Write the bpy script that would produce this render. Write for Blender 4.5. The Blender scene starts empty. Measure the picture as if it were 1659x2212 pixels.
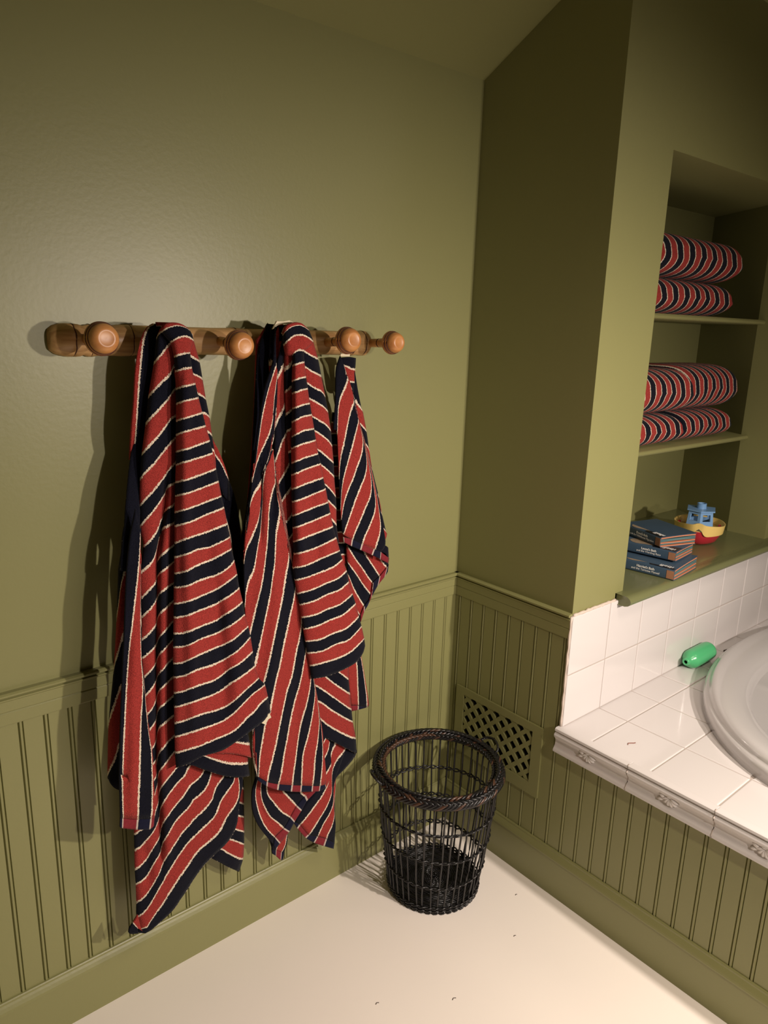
import bpy, bmesh, math, random
from mathutils import Vector, Matrix
random.seed(7)
PI = math.pi
S = bpy.context.scene
COL = S.collection

# ------------------------------------------------------------------ camera
CP = (-1.74666, -1.65025, 1.75725)
YAW, PIT, ROL, FPX = -0.70707, -0.24783, 0.03012, 1583.21
fw = Vector((math.sin(-YAW)*math.cos(PIT), math.cos(YAW)*math.cos(PIT), math.sin(PIT)))
r0 = fw.cross(Vector((0, 0, 1))).normalized()
u0 = r0.cross(fw)
rt = r0*math.cos(ROL) + u0*math.sin(ROL)
up = -r0*math.sin(ROL) + u0*math.cos(ROL)
cam = bpy.data.cameras.new('camera')
cam.sensor_fit = 'VERTICAL'; cam.sensor_height = 24; cam.sensor_width = 18
cam.lens = FPX/2212*24; cam.clip_start = 0.05
co = bpy.data.objects.new('camera', cam); COL.objects.link(co)
M = Matrix((rt, up, -fw)).transposed().to_4x4(); M.translation = Vector(CP)
co.matrix_world = M
S.camera = co

def hit(px, py, ax, val):
    """point of a room plane (x, y or z = val) seen at a place of the photograph"""
    v = rt*((px-829.5)/FPX) - up*((py-1106)/FPX) + fw
    t = (val-CP[ax])/v[ax]
    return Vector(CP) + v*t

# ------------------------------------------------------------------ light
S.view_settings.view_transform = 'Standard'; S.view_settings.look = 'None'
S.view_settings.gamma = 1; S.view_settings.exposure = 0.15
w = bpy.data.worlds.new('world'); S.world = w; w.use_nodes = True
w.node_tree.nodes['Background'].inputs[0].default_value = (1, .86, .7, 1)
w.node_tree.nodes['Background'].inputs[1].default_value = 0.15

def spot(name, loc, aim, power, ang, blend, rad=.03, col=(1, .865, .76)):
    l = bpy.data.lights.new(name, 'SPOT'); l.energy = power; l.color = col
    l.spot_size = math.radians(ang); l.spot_blend = blend; l.shadow_soft_size = rad
    o = bpy.data.objects.new(name, l); COL.objects.link(o); o.location = loc
    o.rotation_euler = (Vector(aim)-Vector(loc)).to_track_quat('-Z', 'Y').to_euler()
    return o
spot('wall_lamp_light', (.02, -2.35, 1.80), (-.22, -.4, .38), 150, 126, 1)
spot('wall_lamp_light', (-.60, -2.35, 1.80), (-.75, -.4, .35), 72, 122, 1)
fl = bpy.data.lights.new('overhead_fill_light', 'AREA'); fl.energy = 9; fl.size = .5; fl.color = (1, .84, .68); fl.shape = 'DISK'; fl.spread = math.radians(120)
fo = bpy.data.objects.new('overhead_fill_light', fl); COL.objects.link(fo); fo.location = (-.35, -1.75, 2.75)  # unseen overhead fill, added to brighten the floor and lower walls
fl = bpy.data.lights.new('ceiling_lamp_light', 'AREA'); fl.energy = 4; fl.size = .5; fl.color = (1, .84, .66)
fo = bpy.data.objects.new('ceiling_lamp_light', fl); COL.objects.link(fo); fo.location = (.9, -1.9, 2.6)

# ------------------------------------------------------------------ materials
def srgb(r, g, b):
    f = lambda c: (c/255/12.92 if c/255 <= .04045 else ((c/255+.055)/1.055)**2.4)
    return (f(r), f(g), f(b), 1)
def mat(name, col, rough=.5, bump=0, bscale=60, var=0, vscale=4, spec=.5, metal=0, coat=0):
    m = bpy.data.materials.new(name); m.use_nodes = True
    nt = m.node_tree; b = nt.nodes['Principled BSDF']
    b.inputs['Base Color'].default_value = col; b.inputs['Roughness'].default_value = rough
    b.inputs['Specular IOR Level'].default_value = spec; b.inputs['Metallic'].default_value = metal
    if coat: b.inputs['Coat Weight'].default_value = coat
    tc = nt.nodes.new('ShaderNodeTexCoord')
    if var:
        n = nt.nodes.new('ShaderNodeTexNoise'); n.inputs['Scale'].default_value = vscale
        n.inputs['Detail'].default_value = 4
        nt.links.new(tc.outputs['Object'], n.inputs['Vector'])
        mx = nt.nodes.new('ShaderNodeMix'); mx.data_type = 'RGBA'
        mx.inputs[6].default_value = tuple(c*(1-var) for c in col[:3])+(1,)
        mx.inputs[7].default_value = tuple(min(1, c*(1+var)) for c in col[:3])+(1,)
        nt.links.new(n.outputs['Fac'], mx.inputs[0]); nt.links.new(mx.outputs[2], b.inputs['Base Color'])
    if bump:
        n = nt.nodes.new('ShaderNodeTexNoise'); n.inputs['Scale'].default_value = bscale
        nt.links.new(tc.outputs['Object'], n.inputs['Vector'])
        bp = nt.nodes.new('ShaderNodeBump'); bp.inputs['Strength'].default_value = bump
        bp.inputs['Distance'].default_value = .002
        nt.links.new(n.outputs['Fac'], bp.inputs['Height']); nt.links.new(bp.outputs['Normal'], b.inputs['Normal'])
    return m
PAINT = mat('olive_paint', (.246, .241, .098, 1), .40, .12, 90, .04, 1.5)
WHITEFLOOR = mat('cream_floor', (.90, .83, .76, 1), .45, .05, 30, .03, 3)
TILE = mat('white_glazed_tile', (.68, .645, .635, 1), .12, .03, 9, .01, 6, coat=.3)
GROUT = mat('grout', (.46, .40, .36, 1), .9, .2, 200)
CAULK = mat('old_caulk', (.62, .52, .45, 1), .6, .4, 60, .2, 60)
TUBW = mat('white_enamel', (.54, .52, .515, 1), .1, coat=.5)
DARK = mat('vent_shade_black', (.01, .012, .016, 1), .9)
SPECK = mat('dirt_speck', (.05, .03, .02, 1), .9)
def wood_mat(name, a, b_, sc=1.0, rough=.38):
    m = bpy.data.materials.new(name); m.use_nodes = True; nt = m.node_tree; b = nt.nodes['Principled BSDF']
    tc = nt.nodes.new('ShaderNodeTexCoord'); mp = nt.nodes.new('ShaderNodeMapping')
    mp.inputs['Scale'].default_value = (2.5*sc, 40*sc, 40*sc)
    n = nt.nodes.new('ShaderNodeTexNoise'); n.inputs['Scale'].default_value = 2.2; n.inputs['Detail'].default_value = 6
    n.inputs['Distortion'].default_value = .6
    r = nt.nodes.new('ShaderNodeValToRGB'); r.color_ramp.elements[0].color = b_; r.color_ramp.elements[1].color = a
    r.color_ramp.elements[0].position = .33; r.color_ramp.elements[1].position = .62
    nt.links.new(tc.outputs['Object'], mp.inputs[0]); nt.links.new(mp.outputs[0], n.inputs['Vector'])
    nt.links.new(n.outputs['Fac'], r.inputs[0]); nt.links.new(r.outputs[0], b.inputs['Base Color'])
    b.inputs['Roughness'].default_value = rough
    return m
RACKW = wood_mat('aged_pine', (.60, .36, .155, 1), (.42, .22, .085, 1))
KNOBW = wood_mat('turned_pine', (.60, .275, .09, 1), (.45, .18, .055, 1), .6, .36)
GROOVE = mat('burnt_groove', (.07, .015, .012, 1), .6)
WICKER = mat('black_wicker', (.010, .0095, .0105, 1), .30, .3, 300, .4, 60)
WICKERB = mat('worn_brown_wicker', (.075, .036, .022, 1), .3, .3, 300, .5, 40)

def cloth_mat(name, hem=False):
    m = bpy.data.materials.new(name); m.use_nodes = True; nt = m.node_tree; b = nt.nodes['Principled BSDF']
    L = nt.links.new
    def math_(op, a=None, bb=None, v0=None, v1=None):
        n = nt.nodes.new('ShaderNodeMath'); n.operation = op
        if a is not None: L(a, n.inputs[0])
        if bb is not None: L(bb, n.inputs[1])
        if v0 is not None: n.inputs[0].default_value = v0
        if v1 is not None: n.inputs[1].default_value = v1
        return n.outputs[0]
    uv = nt.nodes.new('ShaderNodeUVMap'); uv.uv_map = 'stripe'
    sep = nt.nodes.new('ShaderNodeSeparateXYZ'); L(uv.outputs[0], sep.inputs[0])
    tc = nt.nodes.new('ShaderNodeTexCoord')
    n1 = nt.nodes.new('ShaderNodeTexNoise'); n1.inputs['Scale'].default_value = 330; n1.inputs['Detail'].default_value = 1
    L(tc.outputs['Object'], n1.inputs['Vector'])
    jit = math_('MULTIPLY', math_('SUBTRACT', n1.outputs['Fac'], v1=.5), v1=(.02 if hem else .16))
    ph = math_('ADD', sep.outputs[0], jit)
    half = math_('FRACT', math_('MULTIPLY', ph, v1=.5))
    isred = math_('GREATER_THAN', half, v1=.5)
    near = math_('ABSOLUTE', math_('SUBTRACT', ph, math_('ROUND', ph)))
    isw = math_('LESS_THAN', near, v1=.060)
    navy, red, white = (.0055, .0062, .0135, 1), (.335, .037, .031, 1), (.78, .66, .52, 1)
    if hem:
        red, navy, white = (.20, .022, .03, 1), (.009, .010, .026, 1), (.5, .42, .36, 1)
    c1 = nt.nodes.new('ShaderNodeMix'); c1.data_type = 'RGBA'; c1.inputs[6].default_value = navy; c1.inputs[7].default_value = red
    L(isred, c1.inputs[0])
    c2 = nt.nodes.new('ShaderNodeMix'); c2.data_type = 'RGBA'; L(isw, c2.inputs[0]); L(c1.outputs[2], c2.inputs[6]); c2.inputs[7].default_value = white
    out = c2.outputs[2]
    n2 = nt.nodes.new('ShaderNodeTexNoise'); n2.inputs['Scale'].default_value = 620 if not hem else 200; n2.inputs['Detail'].default_value = 1
    L(tc.outputs['Object'], n2.inputs['Vector'])
    mr = nt.nodes.new('ShaderNodeMapRange'); L(n2.outputs['Fac'], mr.inputs[0])
    mr.inputs[1].default_value = .35; mr.inputs[2].default_value = .65
    mr.inputs[3].default_value = .62 if not hem else .9; mr.inputs[4].default_value = 1.2 if not hem else 1.05
    hv = nt.nodes.new('ShaderNodeVectorMath'); hv.operation = 'SCALE'; L(out, hv.inputs[0]); L(mr.outputs[0], hv.inputs[3])
    L(hv.outputs[0], b.inputs['Base Color'])
    b.inputs['Roughness'].default_value = 1; b.inputs['Specular IOR Level'].default_value = .12
    b.inputs['Sheen Weight'].default_value = .05; b.inputs['Sheen Roughness'].default_value = .5
    bp = nt.nodes.new('ShaderNodeBump'); bp.inputs['Strength'].default_value = .75 if not hem else .2
    bp.inputs['Distance'].default_value = .002; L(n2.outputs['Fac'], bp.inputs['Height']); L(bp.outputs[0], b.inputs['Normal'])
    return m
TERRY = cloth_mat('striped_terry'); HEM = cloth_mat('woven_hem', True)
LABELW = mat('cream_cotton', (.72, .64, .46, 1), .8, .2, 300)

# ------------------------------------------------------------------ helpers
def link(name, me, m=None, parent=None, smooth=False):
    o = bpy.data.objects.new(name, me); COL.objects.link(o)
    if m is not None:
        for x in (m if isinstance(m, (list, tuple)) else [m]): me.materials.append(x)
    if parent: o.parent = parent; o.matrix_parent_inverse = parent.matrix_world.inverted()
    if smooth:
        for p in me.polygons: p.use_smooth = True
    return o
def obj(name, bm, m=None, parent=None, smooth=False, auto=None):
    bmesh.ops.recalc_face_normals(bm, faces=bm.faces)
    me = bpy.data.meshes.new(name); bm.to_mesh(me); bm.free()
    o = link(name, me, m, parent, smooth)
    if auto is not None:
        for p in me.polygons: p.use_smooth = True
        try: me.set_sharp_from_angle(angle=math.radians(auto))
        except Exception: pass
    return o
def struct(o): o['kind'] = 'structure'; return o
def tag(o, label, cat, group=None):
    o['label'] = label; o['category'] = cat
    if group: o['group'] = group
    return o
def thing(name, loc, label, cat, group=None, rz=0):
    o = bpy.data.objects.new(name, None); COL.objects.link(o); o.location = loc; o.rotation_euler = (0, 0, rz)
    o.empty_display_size = .02
    bpy.context.view_layer.update()
    return tag(o, label, cat, group)
def box(bm, x0, x1, y0, y1, z0, z1, bev=0, mi=0):
    vs = [bm.verts.new((x, y, z)) for x in (x0, x1) for y in (y0, y1) for z in (z0, z1)]
    fs = [bm.faces.new([vs[i] for i in q]) for q in ((0, 1, 3, 2), (4, 6, 7, 5), (0, 4, 5, 1), (2, 3, 7, 6), (0, 2, 6, 4), (1, 5, 7, 3))]
    for f in fs: f.material_index = mi
    if bev:
        es = list({e for f in fs for e in f.edges})
        bmesh.ops.bevel(bm, geom=es, offset=bev, segments=2, affect='EDGES', profile=.6)
    return fs
def loft(bm, rings, closed=True, cap=True):
    vr = [[bm.verts.new(p) for p in r] for r in rings]
    n = len(vr[0])
    for a, b_ in zip(vr, vr[1:]):
        for i in range(n if closed else n-1):
            j = (i+1) % n
            bm.faces.new((a[i], a[j], b_[j], b_[i]))
    if cap and closed:
        bm.faces.new(list(reversed(vr[0]))); bm.faces.new(vr[-1])
    return vr
def lathe(bm, prof, M4=Matrix(), n=32, a0=0, a1=2*PI, cap=True):
    """prof: list of (h, r) along local z"""
    full = abs(a1-a0-2*PI) < 1e-6
    k = n if full else n+1
    rings = [[M4 @ Vector((r*math.cos(a0+(a1-a0)*i/n), r*math.sin(a0+(a1-a0)*i/n), h)) for i in range(k)] for h, r in prof]
    loft(bm, rings, full, cap and full)
def tube(bm, pts, r, n=6, closed=False, cap=True):
    pts = [Vector(p) for p in pts]; rings = []; N = len(pts)
    for i, p in enumerate(pts):
        a = pts[(i-1) % N] if (closed or i > 0) else p
        b_ = pts[(i+1) % N] if (closed or i < N-1) else p
        t = (b_-a).normalized()
        u = t.cross(Vector((0, 0, 1)))
        if u.length < .15: u = t.cross(Vector((1, 0, 0)))
        u.normalize(); v = t.cross(u)
        rr = r(i/(N-1)) if callable(r) else r
        rings.append([p + u*rr*math.cos(2*PI*k/n) + v*rr*math.sin(2*PI*k/n) for k in range(n)])
    if closed: rings.append(rings[0])
    vr = [[bm.verts.new(q) for q in rg] for rg in (rings[:-1] if closed else rings)]
    if closed: vr.append(vr[0])
    for a, b_ in zip(vr, vr[1:]):
        for i in range(n):
            j = (i+1) % n; bm.faces.new((a[i], a[j], b_[j], b_[i]))
    if cap and not closed:
        bm.faces.new(list(reversed(vr[0]))); bm.faces.new(vr[-1])
def extrude_profile(bm, prof, fn, a, b_):
    """prof: list of 2-tuples; fn(t, p) -> point"""
    va = [bm.verts.new(fn(a, p)) for p in prof]; vb = [bm.verts.new(fn(b_, p)) for p in prof]
    n = len(prof)
    for i in range(n):
        j = (i+1) % n; bm.faces.new((va[i], va[j], vb[j], vb[i]))
    bm.faces.new(va); bm.faces.new(list(reversed(vb)))
def crom(pts, n):
    """resample a polyline smoothly to n points by arc length"""
    P = [Vector(p) for p in pts]
    if len(P) == 1: return [P[0].copy() for _ in range(n)]
    if len(P) == 2: return [P[0].lerp(P[1], i/(n-1)) for i in range(n)]
    dense = []
    for i in range(len(P)-1):
        p0 = P[i-1] if i else P[0]*2-P[1]; p1 = P[i]; p2 = P[i+1]; p3 = P[i+2] if i+2 < len(P) else P[-1]*2-P[-2]
        for k in range(8):
            t = k/8
            dense.append(.5*((2*p1)+(p2-p0)*t+(2*p0-5*p1+4*p2-p3)*t*t+(3*p1-3*p2+p3-p0)*t**3))
    dense.append(P[-1])
    L = [0]
    for a, b_ in zip(dense, dense[1:]): L.append(L[-1]+(b_-a).length)
    out = []; j = 0
    for i in range(n):
        s = L[-1]*i/(n-1)
        while j < len(L)-2 and L[j+1] < s: j += 1
        d = L[j+1]-L[j]
        out.append(dense[j].lerp(dense[j+1], 0 if d == 0 else min(1, (s-L[j])/d)))
    return out

# ------------------------------------------------------------------ room shell
D = .47567          # depth of the projecting wall that holds the niche
ZD = .585           # tiled deck
XL, YB, XR, ZC = -3.1, -4.1, 2.7, 3.1
SL = .53; Z0 = 2.463
def quadobj(name, quads, m=PAINT):
    bm = bmesh.new()
    for q in quads: bm.faces.new([bm.verts.new(p) for p in q])
    me = bpy.data.meshes.new(name); bm.to_mesh(me); bm.free()
    return struct(link(name, me, m))
def slab(name, x0, x1, y0, y1, z0, z1, m=PAINT):
    bm = bmesh.new(); box(bm, x0, x1, y0, y1, z0, z1); return struct(obj(name, bm, m))
yk = -(ZC-Z0)/SL
slab('floor', XL, XR, YB, .1, -.1, 0, WHITEFLOOR)
slab('wall_left', XL, 0, 0, .1, 0, Z0+.02)
slab('wall_rear', XL, XR, YB-.1, YB, 0, ZC)
slab('wall_far_left', XL-.1, XL, YB, .1, 0, ZC)
slab('wall_far_right', XR, XR+.1, YB, .1, 0, ZC)
bm = bmesh.new()
extrude_profile(bm, [(.1, Z0-SL*.1), (yk, ZC), (YB, ZC), (YB, ZC+.1), (yk-.05, ZC+.1), (.1, Z0+.1)], lambda t, p: (t, p[0], p[1]), XL, XR)
struct(obj('ceiling', bm, PAINT))
# wall_right: the projecting block with the niche in its front face
NX0, NX1, NZ0, NZ1 = .262, 1.286, .968, 2.25
zt = Z0+SL*D+.05
bm = bmesh.new()
def q(*p): bm.faces.new([bm.verts.new(v) for v in p])
VY0, VY1, VZ0, VZ1 = -.392, -.066, .335, .528     # hole of the vent
for (ya, yb, za, zb) in ((-D, 0, VZ1, zt), (-D, 0, 0, VZ0), (-D, VY0, VZ0, VZ1), (VY1, 0, VZ0, VZ1)):
    q((0, ya, za), (0, yb, za), (0, yb, zb), (0, ya, zb))
for (xa, xb, za, zb) in ((0, NX0, ZD-.05, zt), (NX1, XR, ZD-.05, zt), (NX0, NX1, ZD-.05, NZ0-.03), (NX0, NX1, NZ1, zt)):
    q((xa, -D, za), (xb, -D, za), (xb, -D, zb), (xa, -D, zb))
JY = -.323; BX = 1.475
q((NX0, -D, NZ0-.03), (NX0, .005, NZ0-.03), (NX0, .005, NZ1), (NX0, -D, NZ1))
q((NX1, -D, NZ0-.03), (NX1, JY, NZ0-.03), (NX1, JY, NZ1), (NX1, -D, NZ1))
q((NX1, JY, NZ0-.03), (BX, .005, NZ0-.03), (BX, .005, NZ1), (NX1, JY, NZ1))
q((NX0, .005, NZ0-.03), (BX, .005, NZ0-.03), (BX, .005, NZ1), (NX0, .005, NZ1))
q((NX0, -D, NZ1), (NX1, -D, NZ1), (NX1, JY, NZ1), (BX, .005, NZ1), (NX0, .005, NZ1))
me = bpy.data.meshes.new('wall_right'); bm.to_mesh(me); bm.free(); struct(link('wall_right', me, PAINT))
# bathtub side panel wall below the deck
slab('wall_tub_side', .004, .03, -2.6, -D, 0, ZD-.012)

# beadboard (setting): profile with pairs of V grooves
def beadboard(name, fn, off, pitch, a, b_, z0, z1, hole=None, cuts=()):
    """fn(t, depth, z); grooves centred at -(off+k*pitch)"""
    prof = []
    k = 0; g = .0062; dp = .0045
    while True:
        c = off+pitch*k
        if c > b_: break
        if c-g > a:
            for d, t in ((-g, 0), (-g+.0016, -dp), (-g+.0032, -.0004), (-.0018, .0012), (.0018, .0012), (g-.0032, -.0004), (g-.0016, -dp), (g, 0)):
                prof.append((c+d, t))
        k += 1
    prof = [(a, 0)]+prof+[(b_, 0)]
    for c in cuts:
        for i in range(len(prof)-1):
            if prof[i][0] < c < prof[i+1][0]:
                f_ = (c-prof[i][0])/(prof[i+1][0]-prof[i][0]); prof.insert(i+1, (c, prof[i][1]+f_*(prof[i+1][1]-prof[i][1]))); break
    bm = bmesh.new(); T = .006
    for (s0, d0), (s1, d1) in zip(prof, prof[1:]):
        sm = (s0+s1)/2; zs = [(z0(sm), z1(sm))]
        if hole and hole[0] < (s0+s1)/2 < hole[1]: zs = [(z0(sm), hole[2]), (hole[3], z1(sm))]
        for za, zb in zs:
            bm.faces.new([bm.verts.new(fn(s0, T+d0, za)), bm.verts.new(fn(s1, T+d1, za)), bm.verts.new(fn(s1, T+d1, zb)), bm.verts.new(fn(s0, T+d0, zb))])
    bmesh.ops.remove_doubles(bm, verts=bm.verts, dist=1e-5)
    return struct(obj(name, bm, PAINT))
beadboard('trim_1', lambda s, d, z: (-s, -d, z), .0538, .0538, 0, 3.1, lambda s: .1, lambda s: .9)
beadboard('trim_2', lambda s, d, z: (-d, -s, z), .028, .0545, 0, 2.6, lambda s: .1, lambda s: (.9 if s < D else .515), (-VY1-.004, -VY0+.004, VZ0-.004, VZ1+.004), (D, -VY1-.004, -VY0+.004))
# chair rail
RP = [(0, .9515), (.013, .9515), (.0175, .948), (.0175, .944), (.013, .9405), (.009, .9405), (.009, .938), (.0135, .9365), (.0135, .9335), (.0105, .9305),
      (.0105, .907), (.0085, .9045), (.0105, .902), (.0105, .876), (.0095, .8735), (0, .8735)]
bm = bmesh.new(); extrude_profile(bm, RP, lambda t, p: (t, -p[0], p[1]), XL, -.0001); struct(obj('trim_3', bm, PAINT))
bm = bmesh.new(); extrude_profile(bm, RP, lambda t, p: (-p[0], t, p[1]), -.0001, -D-.001); struct(obj('trim_4', bm, PAINT))
# baseboards with moulded cap
BP = [(0, .158), (.010, .158), (.012, .1555), (.0125, .151), (.016, .146), (.0205, .1385), (.0225, .133), (.0225, .130), (.0195, .1285), (.0195, 0), (0, 0)]
bm = bmesh.new(); extrude_profile(bm, BP, lambda t, p: (t, -p[0], p[1]), XL, -.0001); struct(obj('baseboard_left', bm, PAINT))
bm = bmesh.new(); extrude_profile(bm, BP, lambda t, p: (-p[0], t, p[1]), -.0001, -2.6); struct(obj('baseboard_right', bm, PAINT))

# vent grille
t = thing('vent_grille', (0, -.23, .43), 'olive painted wooden vent grille with diamond lattice, behind the black basket', 'vent')
bm = bmesh.new()
y0, y1, z0, z1 = -.418, -.043, .299, .548
for (a, b_, c, d) in ((y0, y1, VZ1-.006, z1), (y0, y1, z0, VZ0+.006), (y0, VY0+.012, VZ0+.006, VZ1-.006), (VY1-.012, y1, VZ0+.006, VZ1-.006)):
    box(bm, -.0125, -.005, a, b_, c, d)
obj('frame', bm, PAINT, t)
# lattice plate with rounded diamond holes
def clip_poly(poly, ax, val, keep_less):
    out = []
    for i in range(len(poly)):
        a, b_ = poly[i], poly[(i+1) % len(poly)]
        ia = (a[ax] <= val) == keep_less; ib = (b_[ax] <= val) == keep_less
        if ia: out.append(a)
        if ia != ib:
            tt = (val-a[ax])/(b_[ax]-a[ax]); out.append((a[0]+(b_[0]-a[0])*tt, a[1]+(b_[1]-a[1])*tt))
    return out
bm = bmesh.new()
ya, yb, za, zb = VY0+.004, VY1-.004, VZ0-.002, VZ1+.002
P = .0515; H = P/2; HW = .0070
for sgn in (1, -1):
    for k in range(-14, 16):
        # diagonal bar: (y - yc) = sgn*(z - zc) + k*P
        c = (ya+H*.3)+k*P; dd = HW*1.414
        pl = [(c-dd-sgn*.0, za-.0), (c+dd, za)]
        z_ = zb-za
        poly = [(c-dd, za), (c+dd, za), (c+dd+sgn*z_, zb), (c-dd+sgn*z_, zb)]
        for ax, val, less in ((0, yb, True), (0, ya, False)):
            if poly: poly = clip_poly(poly, ax, val, less)
        if len(poly) >= 3:
            xo = -.0105 if sgn > 0 else -.0102
            f = [bm.verts.new((xo, p_[0], p_[1])) for p_ in poly]; g_ = [bm.verts.new((xo+.011, p_[0], p_[1])) for p_ in poly]
            bm.faces.new(f); bm.faces.new(list(reversed(g_)))
            for i in range(len(f)):
                j = (i+1) % len(f); bm.faces.new((f[i], f[j], g_[j], g_[i]))
obj('lattice', bm, PAINT, t)
bm = bmesh.new()
q((.12, VY0, VZ0), (.12, VY1, VZ0), (.12, VY1, VZ1), (.12, VY0, VZ1))
for a, b_ in (((VY0, VZ0), (VY1, VZ0)), ((VY1, VZ0), (VY1, VZ1)), ((VY1, VZ1), (VY0, VZ1)), ((VY0, VZ1), (VY0, VZ0))):
    q((0, a[0], a[1]), (.12, a[0], a[1]), (.12, b_[0], b_[1]), (0, b_[0], b_[1]))
obj('dark_liner', bm, DARK, t)  # near-black box liner, paints the shade behind the lattice

# ------------------------------------------------------------------ tiled surround
TA, TS = .1885, .1902
def tilebox(bm, fn, a0, a1, b0, b1, g=.0018, th=.004, bev=.0038):
    """rounded tile in the plane (a, b), raised along c"""
    bs = [(0, 0), (.0, .55), (.4, .9), (1, 1)]
    rings = []
    for k, (ins, h) in enumerate(bs):
        i_ = ins*bev+g
        rings.append([fn(a, b_, h*th) for a, b_ in ((a0+i_, b0+i_), (a1-i_, b0+i_), (a1-i_, b1-i_), (a0+i_, b1-i_))])
    vr = [[bm.verts.new(p) for p in r] for r in rings]
    for r1, r2 in zip(vr, vr[1:]):
        for i in range(4):
            j = (i+1) % 4; bm.faces.new((r1[i], r1[j], r2[j], r2[i]))
    bm.faces.new(vr[-1])
cols = [-.0085]+[TA+TS*k for k in range(13)]
zr = [ZD, .7557, .9465]
t = thing('tile_backsplash', (.9, -D, ZD), 'two rows of square white glazed tiles on the wall under the niche', 'backsplash')
bm = bmesh.new()
for a, b_ in zip(cols, cols[1:]):
    for c, d in zip(zr, zr[1:]):
        rr = [a, b_, c, d]
        tilebox(bm, lambda u, v, h: (u, -D-.006-h, v), *rr)
obj('tile_field', bm, TILE, t)
bm = bmesh.new(); box(bm, -.008, 2.6, -D-.0072, -D-.0005, ZD-.002, .946); obj('grout_bed', bm, GROUT, t)
bm = bmesh.new()
tube(bm, [(x, -D-.004+random.uniform(-.001, .001), .9475+random.uniform(-.0012, .0012)) for x in [i*.012 for i in range(-0, 19)]], lambda s: .0048+.0012*math.sin(s*40), 8)
tube(bm, [(-.008, -D-.003+random.uniform(-.001, .001), ZD+i*.02) for i in range(19)], lambda s: .0036+.001*math.sin(s*33), 8)
obj('caulk_bead', bm, CAULK, t, True)

# deck (tiles + trim) and bathtub
def ell(cx, cy, a, b_, z, n=96, e=2.0):
    out = []
    for i in range(n):
        th = 2*PI*i/n; c, s = math.cos(th), math.sin(th)
        out.append((cx+a*abs(c)**(2/e)*(1 if c >= 0 else -1), cy+b_*abs(s)**(2/e)*(1 if s >= 0 else -1), z))
    return out
TCX, TCY, TAa, TB = 1.02, -1.15, .85, .60
t = thing('tiled_deck', (1.2, -1.5, ZD), 'square white tiled bath surround with a moulded front edge, around the white tub', 'tiled deck')
rows = [-D-.004, -.5867]+[-.7775-.1902*k for k in range(10)]
bm = bmesh.new()
for a, b_ in zip(cols, cols[1:]):
    for c, d in zip(rows, rows[1:]):
        a_ = a-.012 if a < 0 else a
        tilebox(bm, lambda u, v, h: (u, v, ZD-.004+h), a_, b_, d, c)
def cut_ellipse(o, grow=-.05):
    bmc = bmesh.new(); loft(bmc, [ell(TCX, TCY, TAa+grow, TB+grow, ZD-.2), ell(TCX, TCY, TAa+grow, TB+grow, ZD+.2)])
    bmesh.ops.recalc_face_normals(bmc, faces=bmc.faces)
    mc = bpy.data.meshes.new('cut'); bmc.to_mesh(mc); bmc.free(); oc = bpy.data.objects.new('cut', mc); COL.objects.link(oc)
    md = o.modifiers.new('b', 'BOOLEAN'); md.operation = 'DIFFERENCE'; md.object = oc; md.solver = 'EXACT'
    bpy.context.view_layer.update()
    dg = bpy.context.evaluated_depsgraph_get()
    nm = bpy.data.meshes.new_from_object(o.evaluated_get(dg)); o.modifiers.clear(); o.data = nm
    bpy.data.objects.remove(oc)
# open tiles do not boolean well: drop the ones wholly inside the tub, keep the rest (they end under its rim)
def inside(x, y, g): return ((x-TCX)/(TAa+g))**2+((y-TCY)/(TB+g))**2 < 1
kill = [f for f in bm.faces if all(inside(v.co.x, v.co.y, -.06) for v in f.verts)]
bmesh.ops.delete(bm, geom=kill, context='FACES')
big = [f for f in bm.faces if f.calc_area() > .01 and any(inside(v.co.x, v.co.y, -.06) for v in f.verts)]
for f in big:
    # clip each large top against the ellipse by fine subdivision
    r = bmesh.ops.subdivide_edges(bm, edges=list(f.edges), cuts=15, use_grid_fill=True)
kill = [f for f in bm.faces if inside(*f.calc_center_median().xy, -.05)]
bmesh.ops.delete(bm, geom=kill, context='FACES')
obj('tile_field', bm, TILE, t)
bm = bmesh.new(); box(bm, -.004, 2.6, -2.6, -D-.004, ZD-.03, ZD-.0024)
og = obj('grout_bed', bm, GROUT, t); cut_ellipse(og)
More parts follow.
